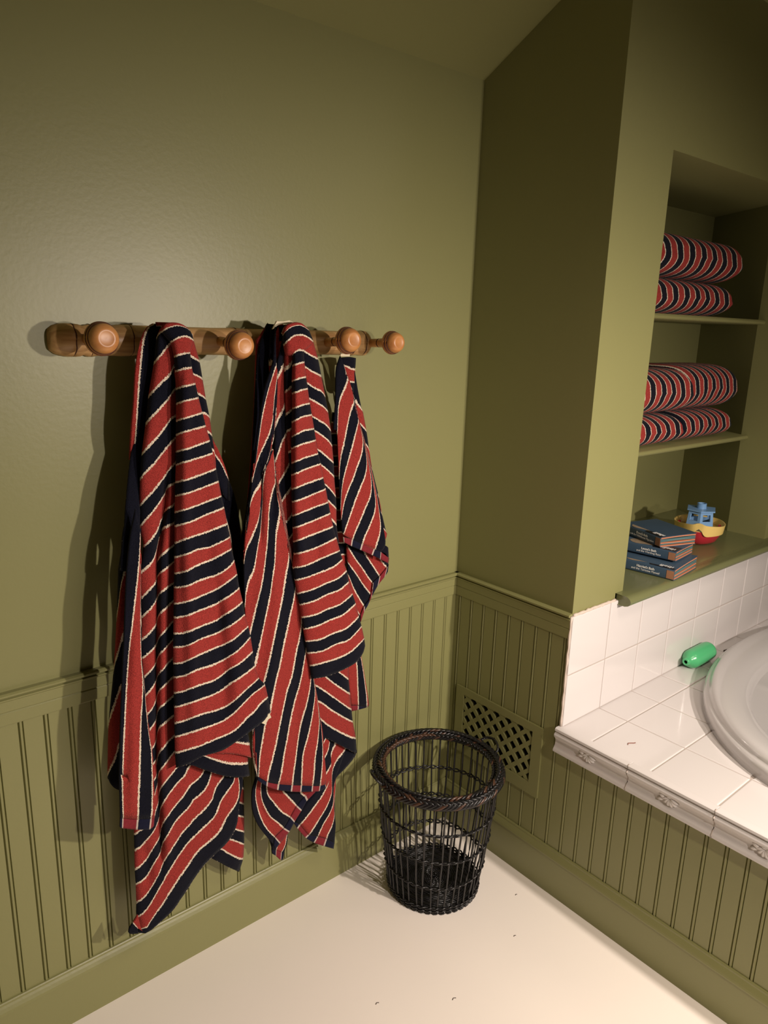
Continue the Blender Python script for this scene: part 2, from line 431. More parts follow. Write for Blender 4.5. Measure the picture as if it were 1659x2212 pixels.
# moulded edge pieces with leaf reliefs
TP = [(.0, .002), (-.022, .003), (-.0275, .000), (-.0285, -.006), (-.0240, -.0115), (-.0265, -.0135), (-.0305, -.019), (-.0300, -.025), (-.0255, -.031),
      (-.0205, -.038), (-.0195, -.047), (-.0215, -.057), (-.0265, -.065), (-.0300, -.071), (-.0285, -.077), (-.020, -.0795), (.0, -.0795)]
edge_y = [-D+.003, -.724, -.974, -1.224, -1.474, -1.724, -1.974]
for a, b_ in zip(edge_y, edge_y[1:]):
    bm = bmesh.new()
    extrude_profile(bm, TP, lambda s, p: (p[0]-.001, s, ZD+p[1]-.001), a-.0012, b_+.0012)
    piece = obj('edge_moulding', bm, TILE, t, auto=45)
    yc = a-.115 if a > -.5 else a-.122
    bm = bmesh.new()
    def lump(dy, dz, ang, l_, w_, h_=.0065):
        M4 = Matrix.Translation((-.0205, yc+dy, ZD-.042+dz)) @ Matrix.Rotation(ang, 4, 'X') @ Matrix.Diagonal((h_, l_, w_, 1))
        bmesh.ops.create_uvsphere(bm, u_segments=16, v_segments=10, radius=1, matrix=M4)
    for k in range(6):       # fan of petals opening down and away from the wall
        an = math.radians(-18-k*27)
        lump(-.006-.013*math.cos(an), .011+.015*math.sin(an), PI-an*-1*-1, .0150, .0070, .0105-.0004*k)
    lump(.016, .008, .5, .013, .010, .009); lump(.027, .014, .9, .010, .006, .006); lump(.020, -.006, -.4, .011, .006, .007)
    lump(-.004, .013, 0, .012, .007, .010)
    obj('leaf_relief', bm, TILE, piece, True)
for i in range(len(edge_y)-2):
    bm = bmesh.new(); yj = edge_y[i+1]
    tube(bm, [(p[0]-.0005, yj, ZD+p[1]-.001) for p in TP[1:-1]], .0022, 6); obj('grout_joint', bm, GROUT, t, True)
bm = bmesh.new(); box(bm, -.001, .012, -2.6, -D, ZD-.075, ZD-.004); obj('edge_backing', bm, GROUT, t)
# crumbs on the deck
def crumb(px, py, z, pts, label, m=SPECK, r=.0012, name='crumb'):
    c = hit(px, py, 2, z); bm = bmesh.new(); tube(bm, [c+Vector((a, b_, r)) for a, b_ in pts], r, 6)
    return tag(obj(name, bm, m, None, True), label, 'crumb')
crumb(1364, 1606, ZD, [(-.016, .002), (-.008, .006), (0, .001), (.006, -.004), (.012, -.006)], 'thin reddish brown thread on the front white deck tile', mat('brown_thread', (.22, .06, .03, 1), .8), .0011, 'thread')
crumb(1567, 1406, ZD, [(-.012, .001), (-.004, .003), (.004, 0), (.012, .001)], 'dark speck of dirt on the deck between green bottle and tub', r=.0022)

tb = thing('bathtub', (TCX, TCY, ZD), 'oval white drop-in bathtub set in the tiled deck', 'bathtub')
prof = [(0, ZD-.002), (-.001, ZD+.030), (-.004, ZD+.038), (-.010, ZD+.042), (-.016, ZD+.0435), (-.018, ZD+.047), (-.0195, ZD+.053), (-.026, ZD+.0605), (-.038, ZD+.064), (-.060, ZD+.063), (-.095, ZD+.056), (-.122, ZD+.047), (-.136, ZD+.036), (-.145, ZD+.016),
        (-.155, ZD-.02), (-.20, ZD-.14), (-.265, ZD-.26), (-.31, ZD-.345), (-.38, ZD-.375), (-.55, ZD-.38)]
bm = bmesh.new(); loft(bm, [ell(TCX, TCY, max(.05, TAa+g), max(.04, TB+g), z, 128, 2.05) for g, z in prof], True, True)
obj('tub_body', bm, TUBW, tb, True)
bm = bmesh.new(); lathe(bm, [(0, .0), (0, .03), (.003, .032), (.005, .026), (.004, .004)], Matrix.Translation((TCX+.1, TCY, ZD-.378)), 24)
obj('drain', bm, mat('chrome', (.7, .7, .7, 1), .12, metal=1), tb, True)

# ------------------------------------------------------------------ niche shelves and sill
def shelf(zt_, label):
    t = thing('niche_shelf', (.77, -.345, zt_), label, 'shelf')
    bm = bmesh.new()
    p = [(-.345, 0), (-.350, -.003), (-.3525, -.009), (-.350, -.015), (-.345, -.018), (.0, -.018), (.0, 0)]
    va = [bm.verts.new((NX0+.001, y, zt_+z)) for y, z in p]
    xr = lambda y: NX1+.0 if y < JY else NX1+(y-JY)/(.005-JY)*(BX-NX1)-.002
    vb = [bm.verts.new((xr(y)-.001, y, zt_+z)) for y, z in p]
    n = len(p)
    for i in range(n):
        j = (i+1) % n; bm.faces.new((va[i], va[j], vb[j], vb[i]))
    bm.faces.new(va); bm.faces.new(list(reversed(vb)))
    obj('board', bm, PAINT, t, auto=40)
shelf(1.825, 'upper olive shelf in the niche, carrying two folded towels')
shelf(1.374, 'middle olive shelf in the niche, carrying the wide pile of four folded towels')
bm = bmesh.new()
pr = [(-.508, 0), (-.520, -.002), (-.528, -.007), (-.533, -.015), (-.534, -.022), (-.530, -.030), (-.522, -.036), (-D-.002, -.040), (-D-.002, -.04)]
va = [(.222, y, NZ0+z) for y, z in pr]
poly = [(.222, -D-.001, NZ0), (.222, -.508, NZ0)]
prof = [(-D, 0), (-.508, 0), (-.520, -.002), (-.528, -.008), (-.532, -.016), (-.530, -.024), (-.523, -.030), (-.512, -.034), (-D, -.034)]
ra = []
for dx, s in ((.222, 0),):
    pass
rings = []
for x, sh in ((.228, .35), (.2225, .75), (.2215, 1), (1.32, 1), (1.326, .6)):
    rings.append([(x, -D-(-D-y)*sh if y < -D else y, NZ0+(z if sh == 1 else z*(.9+.1*sh)-.002*(1-sh))) for y, z in prof])
loft(bm, rings)
# tread board inside the niche
vs = [(NX0+.0005, -D, NZ0), (NX1-.0005, -D, NZ0), (NX1-.0005, JY, NZ0), (BX-.002, .003, NZ0), (NX0+.0005, .003, NZ0)]
f = [bm.verts.new(v) for v in vs]; g_ = [bm.verts.new((v[0], v[1], NZ0-.03)) for v in vs]
bm.faces.new(f); bm.faces.new(list(reversed(g_)))
for i in range(5): j = (i+1) % 5; bm.faces.new((f[i], f[j], g_[j], g_[i]))
tag(obj('niche_sill', bm, mat('olive_gloss_paint', (.17, .18, .08, 1), .22, .1, 60, .04, 2), None, auto=40), 'glossy olive window-style sill board at the bottom of the niche', 'sill')

# ------------------------------------------------------------------ peg rail
RZ = 1.7105
t = thing('peg_rail', (-.82, 0, RZ), 'rustic turned pine peg rail with round knobs on the left wall', 'peg rail')
xs = [(-1.274, .012), (-1.272, .022), (-1.262, .0295), (-1.250, .033), (-1.238, .0345), (-1.2275, .0345), (-1.2245, .0325), (-1.222, .0345), (-1.212, .0335), (-1.203, .031),
      (-1.196, .0335), (-1.1905, .034), (-1.1885, .0325), (-1.1865, .034), (-1.17, .0315), (-1.15, .0325), (-1.12, .0345), (-1.104, .0345), (-1.1015, .0328), (-1.099, .0345), (-1.09, .0325), (-1.07, .0318),
      (-.9, .0318), (-.86, .0325), (-.845, .0345), (-.8425, .0328), (-.84, .034), (-.82, .032), (-.6, .0315), (-.52, .0318), (-.50, .0335), (-.488, .0345), (-.4855, .0328), (-.483, .0345),
      (-.462, .0325), (-.449, .034), (-.4465, .0322), (-.444, .034), (-.435, .033), (-.425, .027), (-.419, .016), (-.4185, .004)]
bm = bmesh.new()
rings = []
fx = [x for x in xs]
for x, r in fx:
    wob = lambda a: 1+.03*math.sin(a*3+x*17)+.02*math.sin(a*5-x*31)
    rings.append([(x, -.001-.034*abs(math.sin(PI*k/20))**.8*(r/.033), RZ+r*wob(PI*k/20)*math.cos(PI*k/20)) for k in range(21)])
loft(bm, rings, True, True)
obj('bar', bm, RACKW, t, auto=55)
for gx in (-1.2245, -1.1885, -1.1015, -.8425, -.4855, -.4465):
    bm = bmesh.new()
    tube(bm, [(gx+.001*math.sin(k), -.001-.0345*abs(math.sin(PI*k/20))**.8, RZ+.0332*math.cos(PI*k/20)) for k in range(21)], .0011, 5)
    obj('burnt_ring', bm, GROOVE, t, True)
KN = [(231, 731), (-1.045, -.132, 1.708), (530, 748), (-.727, -.132, 1.708), (766, 734), (863, 740)]
for i, kp in enumerate(KN):
    h_ = hit(kp[0], kp[1], 1, -.152) if len(kp) == 2 else Vector(kp)
    kx, kz = h_.x, h_.z
    zb = RZ+.001; yb_ = -.028
    ky = -.152 if len(kp) == 2 else kp[1]
    d = Vector((kx, ky, kz))-Vector((kx+.002, yb_, zb)); L = d.length
    M4 = Matrix.Translation(Vector((kx, ky, kz))-d.normalized()*.0868) @ d.to_track_quat('Z', 'Y').to_matrix().to_4x4()
    R = .0345 if i != 5 else .031
    s = R/.0345
    pr = [(-.040, .0115), (-.004, .0115), (.0, .0105), (.003, .0105), (.005, .012), (.020, .0125), (.034, .0135), (.040, .0185), (.043, .026*s), (.047, .0325*s), (.052, .0345*s), (.0575, .0338*s), (.0585, .0322*s), (.0597, .0322*s), (.0607, .0328*s), (.0645, .0315*s), (.0655, .0298*s), (.0667, .0298*s), (.068, .0305*s), (.074, .029*s), (.081, .0255*s), (.0855, .020*s), (.0868, .0155*s), (.0862, .014*s), (.0868, .001)]
    bm = bmesh.new(); lathe(bm, pr, M4, 36)
    kn = obj('knob', bm, KNOBW, t, auto=60)
    for h, r in ((.0591, .0327*s), (.0661, .0304*s), (.0015, .0108)):
        bm = bmesh.new(); tube(bm, [M4 @ Vector((r*math.cos(a*PI/18), r*math.sin(a*PI/18), h)) for a in range(36)], .0014, 5, True)
        obj('burnt_ring', bm, GROOVE, kn, True)

# ------------------------------------------------------------------ hanging towels
# places in enlarged details of the photograph: origin and scale
CR = {'A': (220, 660, 4.253), 'B': (220, 1160, 4.1475), 'C': (220, 1600, 4.1475), 'D': (500, 670, 4.1737), 'E': (500, 1180, 4.3658), 'F': (500, 1560, 4.3658),
      'G': (260, 1600, 8.295), 'H': (380, 1640, 8.505), 'I': (270, 1780, 8.85), 'J': (540, 1240, 5.53), 'K': (500, 900, 6.91), 'L': (220, 1100, 3.683), 'M': (700, 760, 3.6875)}
def parse(s):
    out = []; c = None
    for tk in s.split():
        if tk in CR: c = CR[tk]
        else:
            x, y = tk.split(','); out.append((c[0]+float(x)/c[2], c[1]+float(y)/c[2]))
    return out
def panel(bm, uvl, depth, rungs, N=22, rows=5, folds=(), top=0, ret=(1, 1), curl=.012, dy=0):
    """one fall of cloth; each rung follows a stripe edge, depth = distance from the wall"""
    R = []
    for p, s in rungs:
        R.append((p, crom([Vector((a, b_, 0)) for a, b_ in parse(s)], N)))
    grid = []
    for k in range(len(R)-1):
        pa, pb = R[k][0], R[k+1][0]
        m = max(2, int(round(rows*abs(pb-pa)))) if abs(pb-pa) > .4 else 2
        g0 = R[k-1][1] if k else None; g3 = R[k+2][1] if k+2 < len(R) else None
        for j in range(m):
            tt = j/m; row = []
            for i in range(N):
                p1, p2 = R[k][1][i], R[k+1][1][i]
                p0 = g0[i] if g0 else p1*2-p2; p3 = g3[i] if g3 else p2*2-p1
                cr = .5*((2*p1)+(p2-p0)*tt+(2*p0-5*p1+4*p2-p3)*tt*tt+(3*p1-3*p2+p3-p0)*tt**3)
                row.append(p1.lerp(p2, tt)*.4+cr*.6)
            grid.append((pa+(pb-pa)*tt, row))
    grid.append((R[-1][0], R[-1][1]))
    V = []; SG = 1 if sum(row[-1].x-row[0].x for _, row in grid) > 0 else -1
    for p, row in grid:
        vr = []
        for i, q_ in enumerate(row):
            u = i/(N-1)
            dep = depth+dy*(q_.y-1200)/500 - curl*abs(2*u-1)**4
            for (fs, amp, wd) in folds:
                pl = fs
                for (xa, ya_), (xb, yb_) in zip(pl, pl[1:]):
                    if ya_ <= q_.y <= yb_:
                        xf = xa+(xb-xa)*(q_.y-ya_)/(yb_-ya_)
                        e = min(1, (q_.y-pl[0][1]+1)/60, (pl[-1][1]-q_.y+1)/60)
                        dep += amp*e*math.exp(-((q_.x-xf)/wd)**2)
            dep += .0012*math.sin(q_.x*.11+q_.y*.031)+.001*math.sin(q_.y*.05+q_.x*.02)
            vr.append(hit(q_.x, q_.y, 1, -dep))
        ext = []
        d0 = (vr[N//3]-vr[0]); d1 = (vr[-1-N//3]-vr[-1])
        # direction inward, flattened
        def side(a, dr, sg):
            dr = Vector((sg, 0, max(-.2, min(.2, dr.z/max(1e-4, abs(dr.x))*.15))))
            return [a+dr*.0025+Vector((0, .006, 0)), a+dr*.014+Vector((0, .014, 0)), a+dr*.032+Vector((0, .020, 0))]
        if ret[0]: vr = list(reversed(side(vr[0], d0, SG)))+vr
        if ret[1]: vr = vr+side(vr[-1], d1, -SG)
        V.append((p, vr))
    if top:
        p, r_ = V[0]
        xc = sum((v.x for v in r_))/len(r_)
        def back(f, dz): return [Vector((v.x+.42*top*f+(xc-v.x)*.25*f, v.y+min(top*f, -v.y-.012), v.z+dz)) for v in r_]
        V = [(p-1.2, back(1, -.016)), (p-.6, back(.5, -.004)), (p-.25, back(.2, 0))]+V
    bv = [[bm.verts.new(v) for v in r_] for p, r_ in V]
    nn = len(bv[0])
    for a in range(len(bv)-1):
        for i in range(nn-1):
            try: f = bm.faces.new((bv[a][i], bv[a][i+1], bv[a+1][i+1], bv[a+1][i]))
            except ValueError: continue
            f.smooth = True
            for lp, (pp, ii) in zip(f.loops, ((V[a][0], i), (V[a][0], i+1), (V[a+1][0], i+1), (V[a+1][0], i))):
                lp[uvl].uv = (pp, ii/nn)
def cloth(name, parent, panels, m=TERRY, th=.006):
    bm = bmesh.new(); uvl = bm.loops.layers.uv.new('stripe')
    for kw in panels: panel(bm, uvl, **kw)
    me = bpy.data.meshes.new(name); bm.to_mesh(me); bm.free()
    o = link(name, me, m, parent)
    s = o.modifiers.new('thick', 'SOLIDIFY'); s.thickness = th; s.offset = 0
    return o
def P(depth, rungs, **k): return dict(depth=depth, rungs=rungs, **k)

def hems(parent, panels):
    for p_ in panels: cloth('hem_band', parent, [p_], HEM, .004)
fc = [(361, 1000), (356, 1090), (340, 1200), (338, 1400), (338, 1640), (345, 1760), (352, 1900)]    # valley in the middle fall
T1 = []
# back sheet, upper left
T1.append(P(.100, [(1.5, 'A 450,185 410,225 335,400 305,600 288,900 268,1150 258,1420'), (2, 'A 480,172 420,215 378,330 345,600 325,850 312,1100 290,1340'), (2.9, 'A 590,165 560,230 540,400 500,600 470,900 430,1300 400,1450')], ret=(0, 0), rows=6))
T1.append(P(.128, [(2.1, 'A 300,1200 262,1400 238,1600 214,1900 203,2150 L 172,200 150,400 148,490'), (2.9, 'A 400,1200 370,1400 350,1700 345,2100 L 300,200 262,500')], ret=(0, 0), rows=6, curl=.002, dy=.07))
# back sheet, lower left
T1.append(P(.118, [(4.3, 'L 255,0 175,150 150,400 140,480'), (5, 'L 300,0 230,180 200,430 165,530 150,700 128,870'), (6, 'L 260,850 165,1010 140,1080 103,1290'), (7, 'L 250,1250 150,1400 120,1480 95,1560 63,1710'), (8, 'L 240,1710 130,1880 108,1960 55,2115'), (8.9, 'L 240,2300 C 165,445 130,430 90,400 68,330')], ret=(0, 1)))
# middle fall, long
T1.append(P(.125, [(-.5, 'A 548,230 565,190 600,172 660,168'), (0, 'A 515,300 545,240 600,205 700,185'), (1, 'A 490,535 530,470 580,400 640,330 700,295'), (2, 'A 440,840 500,760 560,690 620,630 650,560 690,500'),
 (3, 'A 415,1090 470,1010 530,940 600,860 650,780 700,740'), (4, 'A 378,1370 440,1280 510,1200 580,1110 630,1040 700,1000'), (5, 'A 362,1600 400,1530 460,1470 540,1370 610,1280 660,1220 710,1180'),
 (6, 'A 358,1840 410,1770 480,1690 560,1580 620,1500 660,1450 710,1400'), (7, 'A 358,2030 400,1970 450,1910 500,1840 560,1740 620,1660 675,1620 710,1590'),
 (8, 'A 395,2210 440,2160 480,2100 510,2040 530,1980 580,1900 620,1860 670,1810 710,1780'), (9, 'B 345,330 380,290 430,240 460,180 480,110 490,60 A 520,2120 560,2060 610,2020 670,1985 710,1960'),
 (10, 'B 355,550 400,500 440,450 475,400 485,330 490,270 510,210 560,140 610,90 690,50'), (11, 'B 360,720 410,665 450,610 480,550 490,450 495,380 540,310 600,250 690,180'),
 (12, 'B 352,930 400,885 450,820 480,770 490,680 490,590 530,500 590,440 690,380'), (13, 'B 358,1085 400,1050 450,1000 478,960 490,900 492,800 520,700 570,630 690,520'),
 (14, 'B 372,1265 410,1220 450,1170 480,1110 490,1050 500,960 540,870 590,800 690,690'), (15, 'B 360,1450 395,1415 430,1370 470,1300 490,1230 495,1130 530,1040 590,960 690,850'),
 (16, 'B 360,1640 405,1585 440,1540 475,1460 490,1370 500,1270 540,1190 590,1120 690,1030'), (17, 'B 340,1800 415,1730 445,1690 475,1640 490,1560 495,1470 520,1380 580,1300 690,1200'),
 (18, 'B 320,2010 435,1900 465,1850 485,1790 492,1700 500,1600 530,1520 590,1460 700,1370'), (19, 'B 310,2180 450,2030 480,1980 490,1900 500,1800 520,1710 570,1650 655,1580 720,1530'),
 (20, 'G 260,1100 460,860 580,710 620,640 640,560 660,440 680,330 710,220 780,100 850,0 1060,-180'), (21, 'G 255,1400 440,1180 590,970 610,900 650,760 680,660 710,560 760,460 830,350 900,260 975,170 1120,20'),
 (22, 'G 262,1670 360,1592 500,1500 570,1410 600,1330 620,1230 660,1120 700,960 730,860 800,720 870,630 950,540 1010,460 1150,330'),
 (23, 'G 270,1955 380,1860 470,1760 560,1650 610,1560 650,1460 690,1340 730,1220 780,1100 820,1000 900,890 980,790 1060,700 1140,620 1190,510 1290,350'),
 (24, 'I 205,860 225,840 310,760 380,690 445,605 G 560,1960 620,1840 680,1740 720,1620 770,1490 820,1380 900,1250 980,1150 1100,1010 1180,890 1240,790 1370,690 1450,600 1500,510 1560,340'),
 (25, 'I 222,1140 240,1128 370,1030 440,940 500,850 550,750 600,650 648,570 G 760,1850 820,1730 880,1600 960,1460 1080,1320 1220,1180 1290,1060 1430,950 1520,850 1590,700 1620,550 1650,360'),
 (26, 'I 236,1485 250,1475 320,1430 380,1370 450,1270 530,1160 590,1050 640,940 700,790 770,670 840,540 900,430 970,330 H 50,1420 130,1310 240,1200 340,1070 450,980 570,850 650,740 690,600 730,490 800,400 870,300 930,180'),
 (27, 'I 236,1775 250,1765 310,1720 370,1660 430,1590 500,1480 560,1370 640,1230 710,1110 770,990 850,860 920,740 980,640 1070,520 1150,400 1230,310 1350,190 H 500,1240 600,1150 680,1070 740,970 780,850 820,740 900,630 970,540 1040,440 1075,340 1090,200'),
 (28, 'I 300,1995 420,1955 450,1900 510,1800 590,1680 680,1560 760,1440 840,1300 930,1170 1020,1020 1110,900 1180,800 1260,680 1369,520 H 500,1580 640,1470 750,1370 830,1250 880,1130 950,1010 1050,880 1110,780 1150,650 1155,490 1135,340 1120,200'),
 (28.93, 'I 250,2075 350,2085 450,2050 560,1960 700,1840 850,1700 960,1580 1050,1430 1180,1250 1300,1050 1430,870 1500,780 H 540,1890 640,1810 740,1710 900,1560 1010,1420 1080,1280 1120,1150 1145,900 1165,700 1200,550 1215,430 1220,250')],
 N=30, rows=5, folds=[(fc, -.016, 9), ([(x+12, y) for x, y in fc], .010, 9), ([(300, 1780), (318, 1860), (330, 1960)], -.008, 12)], top=.02, dy=-.012))
T1.append(P(.132, [(2.1, 'L 240,150 212,300 204,550 198,950'), (2.9, 'L 310,150 305,500 300,950')], N=12, ret=(0, 0), curl=0))  # hidden filler panel, added to stop light slipping between the sheets
# turned-up corner at the bottom
T1.append(P(.112, [(25.2, 'I 240,1730 300,1990 330,2040'), (26, 'I 150,1880 200,1930 240,1985'), (26.9, 'I 80,1990 75,2085 250,2082')], N=8, ret=(0, 0), curl=0))
# right back sheets
T1.append(P(.075, [(1.3, 'A 985,1170 1060,1310 1118,1460 1165,1600'), (2, 'A 985,1290 1050,1385 1100,1465 1158,1605'), (2.9, 'A 985,1450 1060,1600 1120,1750 1175,1800')], N=10, ret=(0, 0)))
T1.append(P(.065, [(2.1, 'A 1120,1500 1165,1610 1200,1700 1235,1830 1260,2000 1275,2200 B 1262,300 1290,600 1330,880'), (2.9, 'A 1010,1400 1060,1650 1085,1850 1130,2000 B 1150,150 1190,400 1260,800')], N=14, ret=(0, 0)))
T1.append(P(.085, [(.1, 'A 1080,1700 1120,1850 1150,1970 1185,2150 B 1180,100 1205,290'), (1.0, 'A 1050,1700 1105,1830 1140,1960 1180,2120 B 1165,120 1195,300'), (1.6, 'A 1000,1700 1060,1900 1100,2100 B 1120,100 1150,300')], N=10, ret=(0, 0)))
# folded right flank of the front fall
T1.append(P(.125, [(.9, 'A 690,230 760,240 800,265 828,312'), (1, 'A 740,290 790,292 832,322'), (2, 'A 740,400 795,450 840,485 886,515'), (3, 'A 770,590 830,625 870,645 914,676'), (4, 'A 800,770 870,805 905,825 945,862'), (5, 'A 840,940 905,980 940,990 979,1028'),
 (6, 'A 880,1120 955,1155 980,1170 1002,1196'), (7, 'A 920,1290 985,1310 1020,1330 1032,1400'), (7.6, 'A 940,1450 1000,1460 1040,1510')], N=12, curl=.02))
# lower right layers
T1.append(P(.06, [(4.4, 'H 1050,330 1150,350 1225,380'), (5, 'H 1050,460 1195,520 1230,552'), (6, 'H 1010,730 1165,790 1232,822'), (7, 'H 980,960 1125,1020 1237,1060'), (8, 'H 900,1200 1065,1270 1237,1330'), (9, 'H 840,1400 990,1460 1110,1500 1237,1560'), (10, 'H 700,1560 830,1640 1000,1740 1160,1820 1220,1822'), (10.93, 'H 560,1760 640,1810 800,1890 950,1970 1145,2062')], N=12, ret=(0, 0)))
T1.append(P(.130, [(3.2, 'C 900,60 1100,80 1300,90'), (3.6, 'C 860,110 1100,110 1300,130'), (4, 'C 840,100 965,150 1050,180 1150,205 1302,205'), (4.93, 'C 672,238 790,215 915,258 1090,312 1200,325 1318,318')], N=14, ret=(0, 1)))
T1.append(P(.140, [(2.4, 'B 1050,1700 1200,1740 1290,1690'), (3, 'C 1050,-30 1195,8 1260,22 1317,36'), (3.93, 'C 960,110 1060,112 1200,116 1345,152')], N=12, ret=(0, 1)))
# front fall
fd = [(402, 760), (402, 900), (400, 1100), (408, 1300), (420, 1600)]
T1.append(P(.163, [(-.4, 'A 560,215 590,178 650,168 720,178 778,212'), (0, 'A 560,235 600,205 680,185 730,192 800,235'), (.5, 'A 600,290 650,250 720,232 780,240 818,272'), (1, 'A 640,332 700,295 760,280 800,295 830,318'), (1.5, 'A 660,400 710,370 760,360 815,380'), (2, 'A 676,472 720,450 800,434'), (3, 'A 685,605 740,585 815,570'), (4, 'A 692,770 750,745 848,720'), (5, 'A 695,905 780,870 877,850'),
 (6, 'A 695,1060 800,1020 913,988'), (7, 'A 693,1190 780,1150 943,1108'), (8, 'A 693,1345 800,1310 982,1243'), (9, 'A 693,1465 780,1430 1008,1358'), (10, 'A 688,1625 800,1590 1038,1503'), (11, 'A 685,1750 800,1715 1062,1618'),
 (12, 'A 680,1900 800,1860 1088,1753'), (13, 'A 680,2025 820,1980 950,1920 1112,1858'), (14, 'A 680,2180 800,2130 980,2070 1142,2008'), (15, 'B 660,180 750,155 850,110 960,90 1060,45 1137,3'), (16, 'B 660,325 750,305 850,250 1000,190 1152,108'),
 (17, 'B 657,450 760,435 870,385 1030,335 1130,270 1177,213'), (18, 'B 655,595 760,575 900,520 1020,465 1100,415 1202,338'), (19, 'B 655,720 760,700 870,655 1000,605 1120,540 1222,458'), (20, 'B 652,865 760,850 900,790 1020,745 1140,670 1252,583'),
 (21, 'B 650,985 760,970 880,910 1020,860 1150,790 1272,698'), (22, 'B 650,1130 740,1115 870,1050 1010,990 1150,930 1302,803'), (23, 'B 652,1255 750,1235 850,1185 970,1150 1120,1080 1230,1000 1322,898'), (24, 'B 655,1395 740,1375 850,1330 1000,1280 1130,1190 1240,1120 1342,1028'),
 (25, 'B 658,1520 760,1490 880,1450 1030,1390 1150,1310 1270,1230 1362,1158'), (26, 'B 660,1665 780,1625 900,1580 1020,1550 1150,1490 1280,1370 1398,1268'), (27, 'B 663,1785 780,1750 900,1710 1050,1660 1160,1590 1250,1500 1340,1410 1452,1328'),
 (28, 'B 665,1930 770,1900 880,1865 1010,1810 1150,1750 1230,1690 1300,1610 1370,1550 1420,1480 1478,1438'), (28.93, 'B 675,2062 790,2022 900,1960 1070,1910 1200,1830 1350,1720 1440,1650 1502,1570')],
 N=24, folds=[(fd, .010, 10), ([(x+45, y) for x, y in fd], -.007, 18), ([(490, 1270), (505, 1400), (520, 1560)], .010, 12), ([(462, 1200), (478, 1400), (490, 1600)], -.008, 12)], top=.085, curl=.014))
# vertical strip in front on the left
T1.append(P(.146, [(.3, 'L 268,0 226,200 203,400 190,600 183,800 176,1000 162,1300 147,1700 138,2100 C 155,350 165,690'), (1, 'L 304,200 300,330 290,470 270,650 240,900 215,1150 195,1400 180,1650 167,1900 162,2150 C 180,300 185,690'), (2, 'L 304,420 303,600 304,900 308,1200 322,1350 320,1500 307,1700 297,2000 292,2200 C 325,400 320,700'),
 (3, 'L 305,440 305,640 308,1150 330,1350 350,1600 368,1770 388,1900 C 437,60 443,160 449,350 445,600 435,695'), (3.3, 'L 306,450 306,650 310,1150 332,1355 353,1605 372,1775 391,1905 C 441,55 462,350 467,500 468,690')], N=40, rows=8, ret=(0, 0), curl=0, dy=.022, folds=[([(291, 1350), (287, 1600), (285, 1790)], .006, 9)]))
t1 = thing('bath_towel', (-1.07, -.08, 1.745), 'longest red and navy striped bath towel, nearly reaching the skirting, left of the others', 'towel', 'striped towels hanging on the peg rail')
cloth('terry_cloth', t1, T1)
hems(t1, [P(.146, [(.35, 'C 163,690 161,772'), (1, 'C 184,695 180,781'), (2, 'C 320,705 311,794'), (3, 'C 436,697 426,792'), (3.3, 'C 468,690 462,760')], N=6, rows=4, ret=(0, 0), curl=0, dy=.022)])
def label_tab(parent, pts, depth, name='care_tag', th=.002):
    bm = bmesh.new(); pp = parse(pts)
    f = [bm.verts.new(hit(x, y, 1, -depth-.004*math.sin(i*1.7))) for i, (x, y) in enumerate(pp)]
    bm.faces.new(f); r_ = bmesh.ops.triangulate(bm, faces=bm.faces)
    me = bpy.data.meshes.new(name); bm.to_mesh(me); bm.free(); o = link(name, me, LABELW, parent)
    s = o.modifiers.new('t', 'SOLIDIFY'); s.thickness = th; o['label'] = 'cream cotton ' + name.replace('_', ' ')
label_tab(t1, 'E 270,1660 350,1575 362,1590 370,1612 322,1645 318,1678', .150)

# ---- second towel
T2 = []
T2.append(P(.07, [(1.2, 'D 222,270 215,500 205,800 192,1100 182,1400 160,1700 130,2000'), (1.98, 'D 330,118 318,200 300,260 250,420 235,600'), ], N=20, rows=8, ret=(0, 0)))
T2.append(P(.08, [(2.1, 'D 322,122 300,190 245,330 222,600 205,900 190,1200 178,1500 120,1900 E 60,100 70,400 120,700 170,1100 195,1500 205,1900 F 192,340'), (2.9, 'D 400,130 400,300 370,600 340,1000 330,1400 300,1800 E 250,100 260,500 300,1000 300,1500 300,1900 F 260,380')], N=40, rows=8, ret=(0, 0)))
T2.append(P(.10, [(-.9, 'D 385,150 430,130 500,150'), (-.1, 'D 385,500 430,440 480,440')], N=10, rows=6, ret=(0, 0), top=.05))
